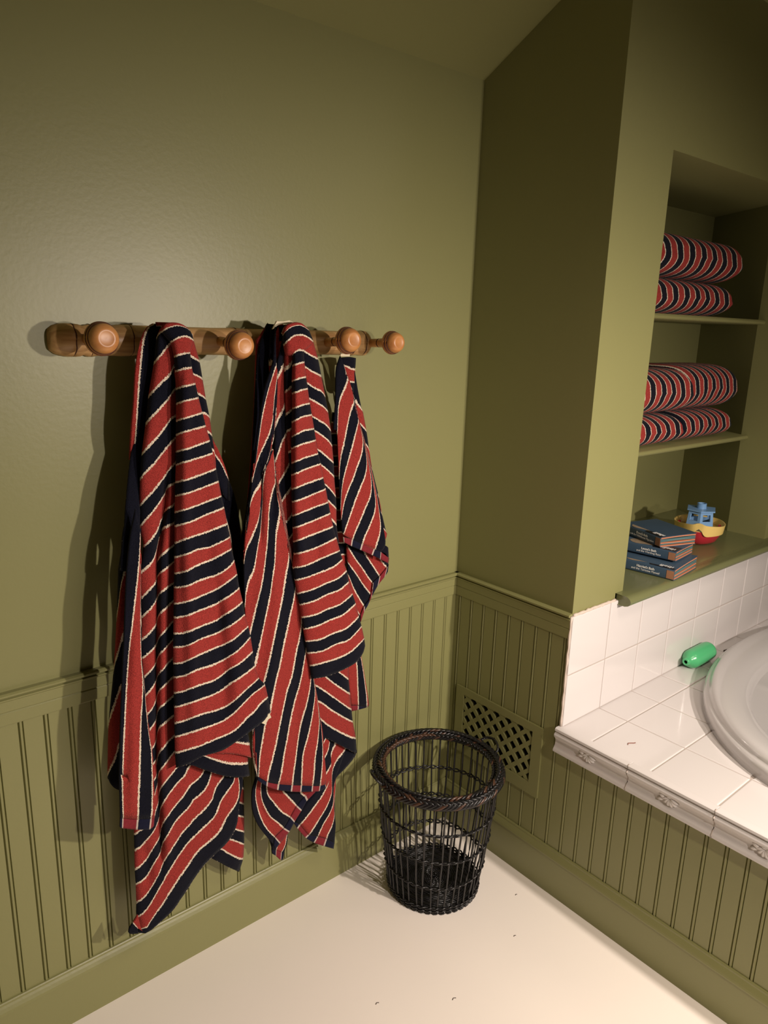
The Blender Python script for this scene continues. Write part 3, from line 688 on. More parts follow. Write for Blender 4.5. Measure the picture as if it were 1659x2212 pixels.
# left falls, vertical stripes
T2.append(P(.138, [(.2, 'D 392,150 395,300 388,420 345,560 300,700 275,830 250,1000 228,1150 215,1300 200,1420'), (1, 'D 400,500 368,590 325,720 297,835 268,970 242,1150 222,1290 206,1400'), (2, 'D 408,560 392,700 380,800 371,970 346,1080 301,1190 256,1280 220,1370 203,1440 185,1520'),
 (3, 'D 400,900 385,1050 372,1150 330,1340 300,1430 K 485,790 460,930 400,1030 340,1120 300,1210 268,1310 240,1500 218,1750 205,1900'), (4, 'K 520,760 480,900 455,1000 430,1180 410,1400 380,1570 340,1690 290,1810 230,1930 195,2050 182,2150'),
 (5, 'K 612,485 545,600 512,690 500,780 482,1000 472,1250 450,1450 430,1620 415,1750 390,1870 370,2000 342,2200 E 190,260 160,310 140,390 128,450 122,560'),
 (6, 'K 615,560 630,750 645,930 640,1000 605,1090 570,1230 548,1400 540,1600 530,1850 515,2000 490,2200 J 155,0 120,200 70,400 30,560 0,680 -30,800'),
 (7, 'K 640,700 665,900 690,1200 717,1420 690,1580 662,1720 650,1900 635,2200 J 270,0 240,230 190,450 150,650 110,850 70,1000 25,1130'),
 (8, 'K 650,800 690,1100 740,1450 790,1700 835,1880 855,2010 840,2200 J 425,0 385,250 350,430 310,620 270,830 230,1030 190,1200 150,1330 110,1480 80,1600 F 204,60 206,300 240,505'),
 (9, 'K 660,850 705,1150 755,1480 800,1750 850,2000 J 530,0 545,80 520,280 480,450 440,640 400,810 370,970 340,1120 310,1230 280,1380 250,1530 230,1650 F 320,0 290,150 265,300 255,430 250,510'),
 (10, 'K 664,860 712,1160 765,1490 812,1760 862,1990 J 550,80 575,180 605,400 615,580 590,760 550,920 520,1080 490,1230 440,1380 400,1560 F 455,0 420,180 380,350 345,480 334,560'),
 (11, 'K 667,865 718,1165 772,1495 820,1765 870,1995 J 560,85 590,240 625,500 655,700 666,880 640,1050 610,1220 570,1380 530,1500 F 545,0 520,150 490,300 470,450 440,580'),
 (12, 'K 670,870 722,1170 778,1500 826,1770 875,2000 J 563,87 595,243 630,505 663,705 695,930 720,1090 720,1280 700,1420 670,1560 F 655,0 620,200 600,350 580,480 570,590'),
 (13, 'K 672,872 725,1172 782,1502 830,1772 880,2002 J 566,88 598,245 634,507 668,710 705,950 735,1150 765,1330 770,1450 750,1600 F 745,0 710,150 670,300 660,450 654,592'),
 (14, 'K 674,874 727,1174 785,1504 833,1774 883,2004 J 568,90 600,247 637,509 672,712 709,953 740,1152 772,1352 800,1530 E 825,1640 F 825,0 810,170 785,330 775,480 760,597'),
 (15, 'K 676,876 730,1176 788,1506 836,1776 886,2006 J 570,92 602,249 640,511 675,714 712,955 743,1155 776,1355 806,1540 E 835,1650 F 838,20 852,170 856,300 847,450 830,597'),
 (15.6, 'K 677,877 731,1177 790,1508 838,1778 888,2008 J 571,93 604,250 642,512 677,716 714,957 746,1157 779,1358 810,1545 E 840,1660 F 848,40 862,170 872,320 885,450 888,580')],
 N=56, rows=4, ret=(0, 0), curl=0, folds=[([(592, 960), (594, 1050), (585, 1150)], -.012, 6), ([(558, 960), (565, 1080), (560, 1200)], -.012, 7), ([(600, 1230), (590, 1400), (575, 1600)], .008, 14), ([(640, 1280), (638, 1450), (640, 1690)], -.006, 12), ([(568, 1230), (560, 1400)], .006, 12)]))
# lens folds between the falls
T2.append(P(.128, [(.3, 'D 500,130 460,280 420,440 395,520'), (1, 'D 480,470 462,500 430,560 405,625 392,700'), (2, 'D 500,780 475,850 450,920 410,1000 385,1140'), (3, 'K 910,150 835,205 745,370 700,500 668,620 630,800'), (4, 'K 905,480 870,650 820,780 750,900 710,980 670,1110'), (5, 'K 893,970 870,1070 800,1170 750,1260 710,1370'),
 (6, 'K 920,1350 900,1430 850,1520 755,1640'), (7, 'K 935,1640 910,1730 860,1810 800,1890'), (8, 'K 938,1980 922,2060 870,2150'), (8.5, 'K 945,2100 930,2130 890,2180')], N=18, rows=5, curl=.015))
T2.append(P(.140, [(-.5, 'D 480,330 520,300 570,280'), (0, 'D 483,547 520,510 545,462 572,400'), (1, 'D 488,747 520,702 560,655'), (2, 'D 496,947 530,905 562,880'), (3, 'D 503,1100 530,1065 558,1045'), (4, 'D 520,1285 553,1248'), (4.9, 'D 538,1430 556,1420')], N=10, curl=.012))
# right flank of front fall
T2.append(P(.135, [(-1, 'D 600,215 650,230 690,250 727,282'), (0, 'D 590,340 640,362 690,395 740,425 772,442'), (1, 'D 600,480 650,505 710,545 802,597'), (2, 'D 620,620 665,645 740,700 800,730 837,782'), (3, 'D 640,760 690,790 760,830 820,870 862,917'), (4, 'D 660,920 715,950 780,990 840,1030 887,1087'), (5, 'D 690,1050 740,1080 800,1120 860,1170 899,1227'),
 (6, 'D 710,1220 765,1250 830,1300 912,1378'), (7, 'D 740,1360 795,1388 850,1430 917,1503'), (8, 'D 770,1530 825,1560 880,1610 932,1683'), (9, 'D 800,1670 850,1700 900,1750 937,1793'), (10, 'D 840,1850 895,1880 920,1910 939,1937'), (10.7, 'D 860,2000 920,2030 960,2100')], N=16, curl=.022))
# horizontal hem layers behind
T2.append(P(.095, [(1.2, 'J 940,1020 1040,1070 1168,1080'), (2, 'J 900,1060 1045,1160 1100,1200 1167,1258'), (3, 'J 740,1120 890,1220 980,1290 1080,1360 1184,1432'), (4, 'J 700,1270 755,1310 850,1370 940,1430 1050,1510 1202,1622'), (5, 'J 700,1450 780,1500 870,1545 960,1615 1100,1700 1217,1767'),
 (6, 'E 740,1560 820,1610 900,1680 1000,1740 1100,1790 1164,1813'), (6.93, 'E 760,1740 845,1782 950,1838 1050,1890 1172,1955')], N=16, ret=(0, 1), curl=.01))
T2.append(P(.065, [(1.1, 'J 1060,950 1150,1100 1180,1350 1205,1572'), (2, 'J 1240,900 1272,1100 1280,1300 1287,1450 1290,1575'), (3, 'J 1300,900 1345,1150 1370,1330 1388,1480 1390,1592'), (3.35, 'J 1310,900 1362,1200 1398,1430 1411,1560')], N=16, rows=6, ret=(0, 0), curl=.006))
# lower flaps
T2.append(P(.085, [(.2, 'F 800,100 880,200 860,500 790,655 700,760 590,945'), (1, 'F 985,130 975,205 935,300 922,520 862,670 800,760 720,870 640,965'), (2, 'F 1075,200 1065,255 990,350 947,450 942,580 942,660 900,780 830,900 760,1010 722,1063'), (3, 'F 980,500 956,620 955,760 920,860 860,960 808,1079'), (4, 'F 975,600 962,780 965,880 940,980 905,1050 890,1101'), (4.8, 'F 965,620 972,880 977,960 972,1060 968,1138')], N=22, ret=(0, 0), curl=.006))
T2.append(P(.080, [(2.05, 'F 1068,240 990,350 947,450 940,575'), (2.93, 'F 1170,230 1172,300 1080,420 1000,500 947,572')], N=10, rows=6, ret=(0, 0), curl=.004))
T2.append(P(.112, [(.2, 'F 820,140 850,60'), (1, 'F 840,240 885,150'), (2, 'F 860,355 905,260 920,180'), (3, 'F 868,515 905,450 935,390 930,300'), (3.8, 'F 885,620 930,520 945,440')], N=8, ret=(0, 0), curl=0))
T2.append(P(.100, [(.2, 'F 240,480 205,600 190,680 197,830 240,950 300,1040 398,1155'), (1, 'F 262,480 228,600 224,720 255,860 320,990 410,1087'), (2, 'F 285,500 272,620 284,720 325,820 370,890 430,940 495,1002'), (3, 'F 320,540 335,670 400,760 470,840 556,896'), (4, 'F 455,590 490,655 560,730 614,790'), (5, 'F 620,590 650,660 692,697'), (5.5, 'F 730,600 765,650')], N=20, ret=(0, 0), curl=.006, folds=[([(560, 1700), (562, 1745), (590, 1790)], -.012, 8)]))
T2.append(P(.075, [(0.1, 'F 355,1100 385,1200'), (.4, 'F 400,1140 404,1205'), (1, 'F 445,1090 418,1200'), (2, 'F 520,1050 500,1160 468,1222'), (2.7, 'F 525,1070 520,1130 492,1220')], N=8, ret=(0, 0), curl=0))
# front fall
fe = [(640, 800), (640, 1100), (655, 1250)]
T2.append(P(.165, [(-2.6, 'D 478,205 500,150 560,124 620,124 672,165'), (-2, 'D 475,225 510,165 560,140 620,138 690,185'), (-1.5, 'D 478,260 515,200 570,178 640,178 708,228'), (-1, 'D 481,312 520,260 570,225 640,225 690,250 727,280'), (-.5, 'D 500,400 560,310 600,295 650,295 700,320'), (0, 'D 560,400 572,378 600,362 645,364'), (1, 'D 562,502 600,480 648,468'), (2, 'D 558,642 610,615 663,603'), (3, 'D 560,752 620,720 678,708'), (4, 'D 562,888 630,855 698,843'),
 (5, 'D 557,1012 620,965 715,943'), (6, 'D 557,1142 630,1090 736,1070'), (7, 'D 553,1248 620,1210 751,1173'), (8, 'D 555,1378 640,1335 773,1296'), (9, 'D 553,1488 640,1440 798,1386'), (10, 'D 555,1613 660,1565 818,1513'), (11, 'D 558,1728 680,1680 841,1613'), (12, 'D 562,1853 680,1800 863,1733'), (13, 'D 565,1963 700,1910 883,1833'),
 (14, 'D 568,2088 700,2030 908,1953'), (15, 'E 600,70 700,45 820,0 980,-78'), (16, 'E 588,202 720,170 850,110 1013,43'), (17, 'E 607,317 720,285 830,245 950,195 1038,128'), (18, 'E 628,442 760,405 880,350 1000,300 1078,233'), (19, 'E 652,547 780,510 900,450 1010,410 1098,338'), (20, 'E 672,667 790,640 900,590 1020,545 1133,453'),
 (21, 'E 688,777 810,745 930,690 1050,640 1163,543'), (22, 'E 707,892 830,875 950,820 1080,770 1193,663'), (23, 'E 723,1002 850,985 980,920 1100,880 1218,758'), (24, 'E 748,1122 870,1090 1000,1050 1120,990 1243,873'), (24.93, 'E 764,1247 900,1222 1050,1162 1170,1092 1230,1012 1252,940')],
 N=22, curl=.016, top=.085, folds=[(fe, .010, 10), ([(x+35, y) for x, y in fe], -.008, 14)]))
t2 = thing('bath_towel', (-.75, -.08, 1.745), 'red and navy striped bath towel with a cream loop on top, hanging between the others', 'towel', 'striped towels hanging on the peg rail')
cloth('terry_cloth', t2, T2)
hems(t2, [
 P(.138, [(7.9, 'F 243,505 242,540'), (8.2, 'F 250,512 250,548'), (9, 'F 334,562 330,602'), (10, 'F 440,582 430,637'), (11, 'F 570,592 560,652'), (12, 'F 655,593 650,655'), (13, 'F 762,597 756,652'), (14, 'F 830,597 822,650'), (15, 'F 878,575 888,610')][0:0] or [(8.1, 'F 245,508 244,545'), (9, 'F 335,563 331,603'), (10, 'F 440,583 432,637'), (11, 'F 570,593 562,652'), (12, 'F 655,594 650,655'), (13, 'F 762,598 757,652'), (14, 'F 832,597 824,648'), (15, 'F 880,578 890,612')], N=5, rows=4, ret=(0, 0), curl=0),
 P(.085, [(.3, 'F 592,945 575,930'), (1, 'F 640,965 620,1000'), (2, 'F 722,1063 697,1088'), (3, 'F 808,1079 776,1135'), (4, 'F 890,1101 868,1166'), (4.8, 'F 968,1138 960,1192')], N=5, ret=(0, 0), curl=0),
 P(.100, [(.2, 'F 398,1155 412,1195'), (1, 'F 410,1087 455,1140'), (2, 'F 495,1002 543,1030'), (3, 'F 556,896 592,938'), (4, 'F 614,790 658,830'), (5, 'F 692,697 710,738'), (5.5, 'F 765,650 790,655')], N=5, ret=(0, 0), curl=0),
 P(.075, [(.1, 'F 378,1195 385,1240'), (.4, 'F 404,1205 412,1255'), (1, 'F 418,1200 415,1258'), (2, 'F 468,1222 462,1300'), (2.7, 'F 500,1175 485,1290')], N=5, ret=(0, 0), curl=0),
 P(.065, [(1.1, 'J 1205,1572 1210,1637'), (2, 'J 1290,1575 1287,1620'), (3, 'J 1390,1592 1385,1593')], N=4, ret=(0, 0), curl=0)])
label_tab(t2, 'D 362,172 400,95 455,102 520,93 560,108 580,128 520,130 470,122 430,132', .125, 'hanging_loop', .004)

# ---- hand towel
T3 = []
T3.append(P(.045, [(.2, 'M 70,480 110,500'), (1, 'M 62,560 115,562'), (2, 'M 55,650 115,650'), (3, 'M 55,740 115,742'), (4, 'M 62,828 125,828'), (5, 'M 62,910 128,912'), (6, 'M 70,988 135,985'), (7, 'M 75,1085 140,1085'), (8, 'M 78,1160 142,1162'), (9, 'M 82,1260 145,1262'), (10, 'M 85,1338 150,1340'), (11, 'M 90,1435 155,1435'), (12, 'M 95,1522 160,1518 200,1515'), (13, 'M 110,1618 150,1612 195,1615'), (13.93, 'M 150,1690 210,1700')], N=8, ret=(0, 0), curl=0, rows=3))
T3.append(P(.062, [(.4, 'M 440,1590 470,1620 512,1640'), (1, 'M 420,1600 450,1660 480,1700 500,1718'), (2, 'M 300,1560 330,1620 370,1680 410,1740 442,1790'), (3, 'M 180,1540 240,1640 300,1720 350,1800 388,1842'), (4, 'M 185,1660 205,1700 260,1780 310,1850 345,1900 380,1942'), (5, 'M 186,1750 230,1880 280,1970 318,2032'), (6, 'M 190,1830 215,1950 260,2060 290,2110'), (6.8, 'M 200,1900 230,2020 275,2190')], N=16, ret=(0, 0), curl=.008, folds=[([(765, 1200), (775, 1250), (785, 1300)], -.01, 8)]))
T3.append(P(.070, [(.3, 'M 200,140 238,150 250,240'), (.9, 'M 222,330 265,390 292,450'), (1, 'M 226,372 270,430 302,472'), (2, 'M 255,535 300,590 332,632'), (3, 'M 290,690 340,750 357,802'), (4, 'M 315,840 360,900 378,937'), (5, 'M 350,1000 400,1090 432,1162'), (6, 'M 385,1160 430,1235 458,1302'), (7, 'M 430,1340 465,1400 490,1440'), (7.8, 'M 440,1500 480,1500 498,1450')], N=10, ret=(0, 1), curl=.012))
T3.append(P(.072, [(.5, 'M 120,55 200,48 250,55'), (1, 'M 150,100 200,130 242,145'), (2, 'M 170,215 195,235 242,242'), (2.9, 'M 190,300 215,325 228,325')], N=8, ret=(0, 0), curl=.004, top=.02))
T3.append(P(.088, [(.15, 'M 128,35 98,130 92,250 90,400 78,550 75,620'), (1, 'M 152,100 172,160 188,212 160,290 125,370 110,450 105,570 103,640'), (2, 'M 205,250 222,320 236,390 205,480 185,570 160,700 140,800 125,900 118,1000'), (3, 'M 240,420 262,490 271,550 245,660 220,760 190,860 160,970 143,1080 130,1260'), (4, 'M 250,470 285,600 306,720 290,830 260,910 230,1000 190,1090 160,1180 135,1330'),
 (5, 'M 258,500 300,660 336,860 325,980 290,1070 250,1170 215,1270 180,1370 152,1452'), (6, 'M 262,510 310,700 350,880 373,1040 365,1150 330,1230 290,1330 250,1420 223,1493'), (7, 'M 266,520 316,710 362,910 392,1080 406,1200 395,1290 360,1380 320,1470 300,1531'), (8, 'M 270,530 322,720 370,920 405,1090 430,1240 446,1370 440,1450 420,1520 403,1571'), (8.9, 'M 273,535 326,725 376,925 414,1095 445,1250 470,1400 486,1520 470,1570 448,1592')],
 N=34, ret=(0, 0), curl=0, folds=[([(738, 900), (742, 1000), (745, 1150)], .006, 8)]))
T3.append(P(.080, [(.2, 'M 455,1560 485,1540 505,1560'), (.9, 'M 450,1600 480,1600 510,1640')], N=5, ret=(0, 1), curl=0))
t3 = thing('hand_towel', (-.56, -.05, 1.68), 'small red and navy striped hand towel hanging by a white loop nearest the corner', 'towel', 'striped towels hanging on the peg rail')
cloth('terry_cloth', t3, T3, th=.005)
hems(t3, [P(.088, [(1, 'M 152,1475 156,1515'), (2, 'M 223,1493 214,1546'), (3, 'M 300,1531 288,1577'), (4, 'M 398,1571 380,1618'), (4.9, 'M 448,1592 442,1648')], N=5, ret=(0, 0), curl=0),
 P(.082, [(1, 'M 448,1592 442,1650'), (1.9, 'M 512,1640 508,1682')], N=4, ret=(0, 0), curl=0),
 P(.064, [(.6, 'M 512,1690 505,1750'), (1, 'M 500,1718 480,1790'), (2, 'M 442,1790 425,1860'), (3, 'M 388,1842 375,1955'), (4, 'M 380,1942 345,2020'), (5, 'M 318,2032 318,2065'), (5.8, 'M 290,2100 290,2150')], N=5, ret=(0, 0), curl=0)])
label_tab(t3, 'D 980,372 1062,375 1062,412 980,412', .092, 'hanging_loop', .003)
label_tab(t3, 'D 985,412 1062,412 1050,330 1000,300', .09, 'hanging_loop', .003)

# ------------------------------------------------------------------ wicker basket
BXC, BYC = -.275, -.228
t = thing('wicker_basket', (BXC, BYC, 0), 'black open wicker waste basket with braided rim standing in the corner', 'basket')
BH = .425
def brad(z):
    s = z/BH; return .143+.047*s+.004*math.sin(PI*s)
def bp(a, z, dr=0): r = brad(z)+dr; return Vector((BXC+r*math.cos(a), BYC+r*math.sin(a), z))
NS = 42
for k in range(NS):
    a0 = 2*PI*k/NS+random.uniform(-.02, .02); ph = random.uniform(0, 6); tw = random.uniform(-.03, .03)
    bm = bmesh.new()
    tube(bm, [bp(a0+tw*z/BH+.006*math.sin(z*22+ph), z, .0012*math.sin(z*30+ph)) for z in [.004+(BH-.012)*i/14 for i in range(15)]], .0031+random.uniform(-.0004, .0005), 6)
    obj('stake', bm, WICKER, t, True)
for zb in (.012, .022, .105, .205, .305):
    bm = bmesh.new()
    for s in (0, 1):
        tube(bm, [bp(2*PI*i/168, zb+.0028*math.cos(PI*i/4*1+s*PI)+.002*math.sin(i*.11+zb*50), .0052*math.cos(PI*i/2/2+s*PI+.8)) for i in range(168)], .0026, 6, True)
    obj('weaver_band', bm, WICKER, t, True)
def braid(name, z, R, rad, strands, turns, r, m, n=260, ph=0):
    for s in range(strands):
        bm = bmesh.new(); pts = []
        for i in range(n):
            a = 2*PI*i/n; b_ = turns*a+2*PI*s/strands+ph
            rr = R+rad*math.cos(b_); pts.append((BXC+rr*math.cos(a), BYC+rr*math.sin(a), z+rad*.8*math.sin(b_)))
        tube(bm, pts, r, 6, True)
        yield bm, m
rim = bmesh.new()
R_ = brad(BH)
strands = [[], []]
bms = [bmesh.new(), bmesh.new()]
for s in range(9):
    n = 300; pts = []
    for i in range(n):
        a = 2*PI*i/n; b_ = 10*a+2*PI*s/9
        rr = R_+.0145*math.cos(b_); pts.append((BXC+rr*math.cos(a), BYC+rr*math.sin(a), BH-.004+.0115*math.sin(b_)))
    tube(bms[1 if s in (2, 6) else 0], pts, .0050, 6, True)
# inner core ring and the outer plait lying on it
tube(bms[0], [(BXC+R_*math.cos(2*PI*i/96), BYC+R_*math.sin(2*PI*i/96), BH-.004) for i in range(96)], .0095, 10, True)
nseg = 74
for k in range(nseg):
    a = 2*PI*k/nseg
    for lane, (dr, dz, sl) in enumerate(((-.017, .004, 1), (-.004, .0135, -1), (.010, .0085, 1))):
        pts = []
        for j in range(6):
            u = j/5-.5; aa = a+u*.17+lane*.03
            rr = R_+dr+sl*.006*u*2; hump = .0035*math.cos(u*PI)
            pts.append((BXC+rr*math.cos(aa), BYC+rr*math.sin(aa), BH-.002+dz+hump-.003*sl*u))
        tube(bms[1 if (lane == 0 and .9 < (a % (2*PI)) < 3.3) or random.random() < .08 else 0], pts, lambda s: .0034*math.sin(PI*(.12+.76*s))+.0006, 6)
ro = obj('braided_rim', bms[0], WICKER, t, True)
o = obj('worn_strands', bms[1], WICKERB, ro, True); o['label'] = 'brown worn strands of the rim'
rim.free()
for a, sz in ((PI-.32, 1), (-.12, 1.15)):
    bm = bmesh.new(); c = bp(a, BH, .014); tdir = Vector((-math.sin(a), math.cos(a), 0)); od = Vector((math.cos(a), math.sin(a), 0))
    for s in range(3):
        pts = []
        for i in range(26):
            u = PI*i/25
            off = Vector((0, 0, 0)) + tdir*.0025*math.cos(i*1.3+s*2.1)+Vector((0, 0, .0025))*math.sin(i*1.3+s*2.1)
            pts.append(c+tdir*(.034*sz*math.cos(u))+od*(.020*math.sin(u)*sz)+Vector((0, 0, .002+.018*math.sin(u)*sz))+off)
        tube(bm, pts, .0028, 6)
    obj('handle', bm, WICKER, t, True)
bm = bmesh.new()
pts = []
for i in range(900):
    a = 2*PI*i/40; r = .006+.136*i/900
    pts.append((BXC+r*math.cos(a), BYC+r*math.sin(a), .014+.0022*math.cos(i*PI/2.0*1.02)))
tube(bm, pts, .0036, 5)
for k in range(20):
    a = 2*PI*k/20; tube(bm, [(BXC+.01*math.cos(a), BYC+.01*math.sin(a), .0105), (BXC+.142*math.cos(a), BYC+.142*math.sin(a), .0105)], .003, 5)
obj('woven_base', bm, WICKER, t, True)
bm = bmesh.new()
for k in range(NS):
    a = 2*PI*(k+.3)/NS
    tube(bm, [bp(a, .004, -.004), bp(a+.05, .0035, .003), bp(a+.10, .006, .004), bp(a+.14, .012, .001)], .0036, 6)
obj('foot_border', bm, WICKER, t, True)

# ------------------------------------------------------------------ folded towels in the niche
def folded(name, x0, x1, zb, h, yf, dep, ph0, unit, label, lean=0, sag=.006, phs=1, th0=0):
    bm = bmesh.new(); uvl = bm.loops.layers.uv.new('stripe')
    nx, nc = 44, 40; V = []
    for i in range(nx+1):
        u = i/nx; e = 2*abs(u-.5)
        edge = (max(0, 1-((e-.86)/.14)**2))**.5 if e > .86 else 1
        edge = .45+.55*edge
        x = x0+(x1-x0)*u
        row = []
        for k in range(nc):
            a = 2*PI*k/nc
            ca, sa = math.cos(a), math.sin(a)
            # super-ellipse cross-section with a soft crease along the front
            ry = dep/2*(abs(ca)**.62)*(1 if ca >= 0 else -1); rz = h/2*(abs(sa)**.9)*(1 if sa >= 0 else -1)*edge
            yy = yf+dep/2-ry*(.97+.03*edge)
            zz = zb+h/2*(1-(1-edge)*.2)+rz+sag*math.sin(PI*u)*(.3 if sa > 0 else .0)
            crease = math.exp(-((sa-.18)/.10)**2)*(.002 if ca > 0 else 0)
            yy += crease+lean*(u-.5)+.002*math.sin(u*9+k*.4)
            xx = x+.012*(1-edge)*0+.018*ca*0+(.02*(sa**2)*(-1 if ca > 0 else 0))*1.0
            row.append(bm.verts.new((xx, yy, zz)))
        V.append(row)
    for i in range(nx):
        for k in range(nc):
            k2 = (k+1) % nc
            f = bm.faces.new((V[i][k], V[i][k2], V[i+1][k2], V[i+1][k])); f.smooth = True
            for lp, (ii, kk) in zip(f.loops, ((i, k), (i, k2), (i+1, k2), (i+1, k))):
                lp[uvl].uv = (ph0+phs*(ii/nx)*(x1-x0)/unit+.05*math.sin(kk*.5), kk/nc)
    # spiral rolled ends
    for i in (0, nx):
        c = Vector((sum(v.co.x for v in V[i])/nc, sum(v.co.y for v in V[i])/nc, sum(v.co.z for v in V[i])/nc))
        prev = V[i]
        for s, inn in ((.86, .008), (.74, -.002), (.56, .010), (.44, .0), (.25, .010), (.02, .002)):
            cur = [bm.verts.new(c+(v.co-c)*s+Vector((inn if i == 0 else -inn, 0, 0))) for v in V[i]]
            for k in range(nc):
                k2 = (k+1) % nc
                f = bm.faces.new((prev[k], prev[k2], cur[k2], cur[k])); f.smooth = True
                for lp in f.loops: lp[uvl].uv = (ph0+(phs*(x1-x0)/unit if i else 0)+.0, 0)
            prev = cur
    bmesh.ops.recalc_face_normals(bm, faces=bm.faces)
    me = bpy.data.meshes.new(name); bm.to_mesh(me); bm.free()
    o = link(name, me, TERRY); tag(o, label, 'towel', 'folded striped towels in the niche'); return o
folded('folded_towel', .475, 1.035, 1.8255, .118, -.335, .26, .35, .036, 'folded red and navy striped towel lying on the upper niche shelf, under another')
folded('folded_towel', .50, 1.065, 1.9445, .142, -.34, .27, 1.5, .038, 'thick folded striped towel on top of the pair on the upper niche shelf')
folded('folded_towel', .40, .775, 1.3745, .112, -.345, .27, .4, .033, 'lower left folded striped towel of the four on the middle niche shelf')
folded('folded_towel', .792, 1.165, 1.3745, .112, -.335, .27, .2, .030, 'lower right folded striped towel of the four on the middle niche shelf')
folded('folded_towel', .40, .805, 1.4875, .155, -.35, .28, .6, .033, 'upper left folded striped towel of the four on the middle niche shelf', lean=.0)
folded('folded_towel', .80, 1.175, 1.4875, .165, -.335, .30, .5, .029, 'upper right folded striped towel of the four on the middle niche shelf')

# ------------------------------------------------------------------ books
def text_mesh(s, size, fn, m, name, parent, depth=.0004, bold=0):
    cu = bpy.data.curves.new('t', 'FONT'); cu.body = s; cu.size = size; cu.align_x = 'CENTER'; cu.extrude = depth; cu.offset = bold
    cu.resolution_u = 3
    oc = bpy.data.objects.new('t', cu); COL.objects.link(oc); bpy.context.view_layer.update()
    me = bpy.data.meshes.new_from_object(oc.evaluated_get(bpy.context.evaluated_depsgraph_get()))
    bpy.data.objects.remove(oc)
    for v in me.vertices: v.co = fn(v.co)
    me.materials.clear()
    return link(name, me, m, parent)
BLUE = mat('slate_blue_cover', (.055, .095, .145, 1), .35, .03, 40, .1, 30)
BLACKP = mat('black_print', (.012, .012, .016, 1), .4)
CREAMP = mat('cream_board', (.62, .50, .36, 1), .6)
ORANGE = mat('salmon_page', (.62, .24, .13, 1), .5); TEALP = mat('teal_page', (.10, .19, .20, 1), .45)
BROWNP = mat('brown_print', (.36, .17, .09, 1), .5, 0, 1, .3, 300); WHITEP = mat('white_print', (.75, .74, .70, 1), .5)
SANDP = mat('sand_print', (.36, .27, .18, 1), .6, 0, 1, .6, 60)
def book(A, ang, Ls, Wd, z, th, t1_, t2_, label, open_=.0, sq=True):
    """A: spine corner nearest the viewer's right, spine runs along local +y, pages along local +x"""
    root = thing('board_book', (A[0], A[1], z), label, 'book', 'pile of board books on the niche sill', ang)
    MW = root.matrix_world.copy()
    loc = lambda x, y, zz: MW @ Vector((x, y, zz))
    def part(name, bm, m, parent=None, auto=40):
        for v in bm.verts: v.co = MW @ v.co
        return obj(name, bm, m, parent or root, auto=auto)
    ct = .0017
    bm = bmesh.new()     # cover: back board, rounded spine, front board
    pr = [(Wd, 0), (.004, 0), (.0012, .002), (0, .006), (0, th-.006), (.0012, th-.002), (.004, th), (Wd, th+open_), (Wd, th-ct+open_), (.004, th-ct), (ct, th-.007), (ct, .007), (.004, ct), (Wd, ct)]
    va = [bm.verts.new((x, 0, zz)) for x, zz in pr]; vb = [bm.verts.new((x, Ls, zz)) for x, zz in pr]
    for i in range(len(pr)):
        j = (i+1) % len(pr); bm.faces.new((va[i], va[j], vb[j], vb[i]))
    bm.faces.new(va); bm.faces.new(list(reversed(vb)))
    cov = part('cover', bm, BLUE)
    n = 6
    for k in range(n):
        bm = bmesh.new(); za = ct+.0006+(th-2*ct-.001)*k/n; dz = (th-2*ct-.001)/n*.62; o_ = open_*k/n
        sg = 8; top = []; 
        for j in range(sg+1):
            x = .003+(Wd-.005)*j/sg; b_ = .0016*math.sin(PI*j/sg)*(1 if k % 2 else -.4)
            top.append((x, za+b_+o_*j/sg))
        va = [bm.verts.new((x, .0015, zz)) for x, zz in top]+[bm.verts.new((x, .0015, zz+dz)) for x, zz in reversed(top)]
        vb = [bm.verts.new((v.co.x, Ls-.0015, v.co.z)) for v in va]; N = len(va)
        for i in range(N): j = (i+1) % N; bm.faces.new((va[i], va[j], vb[j], vb[i]))
        bm.faces.new(va); bm.faces.new(list(reversed(vb)))
        part('page', bm, (ORANGE, TEALP, ORANGE, TEALP, TEALP, ORANGE)[k])
    # spine print
    sp = lambda co, yc, zc: MW @ Vector((-.0006-co.z, yc-co.x, zc+co.y))
    yc = Ls*.46
    text_mesh(t1_, th*.30, lambda c: sp(c, yc, th*.53), WHITEP, 'title_print', cov, bold=.0004)
    text_mesh(t2_, th*.27, lambda c: sp(c, yc, th*.26), WHITEP, 'title_print', cov)
    bm = bmesh.new(); box(bm, -.0007, .0005, Ls*.04-Ls*.04+.001, Ls*.12, .004, th-.005); part('brown_block', bm, BROWNP, cov)
    bm = bmesh.new(); box(bm, -.0007, .0005, Ls*.90, Ls-.001, .004, th-.005); part('cream_block', bm, CREAMP, cov)
    # cover print: dark banner with white lettering, pale animal shape
    bm = bmesh.new()
    pl = [(.002, .003), (.002, Ls*.40), (.016, Ls*.44), (.034, Ls*.30), (.056, Ls*.16), (.060, .003)]
    f = [bm.verts.new((x, y, th+.0005)) for x, y in pl]; bm.faces.new(f); part('black_banner', bm, BLACKP, cov)
    tp = lambda c: MW @ Vector((.016-(-c.y) if 0 else .030-c.y*1.0, Ls*.17-c.x, th+.0007+c.z))
    text_mesh('Bath', .026, tp, WHITEP, 'banner_print', cov, bold=.0006)
    bm = bmesh.new()
    f = [bm.verts.new((.035+.03*math.cos(a)*(1+.2*math.sin(3*a)), Ls*.62+Ls*.25*math.sin(a), th+.0005)) for a in [2*PI*i/20 for i in range(20)]]; bm.faces.new(f)
    part('pale_animal_print', bm, SANDP, cov)
    return root
def spine_from(px1, px2, z):
    a = hit(*px1, 2, z); b_ = hit(*px2, 2, z); d = (b_-a); return a, math.atan2(d.y, d.x)-PI/2
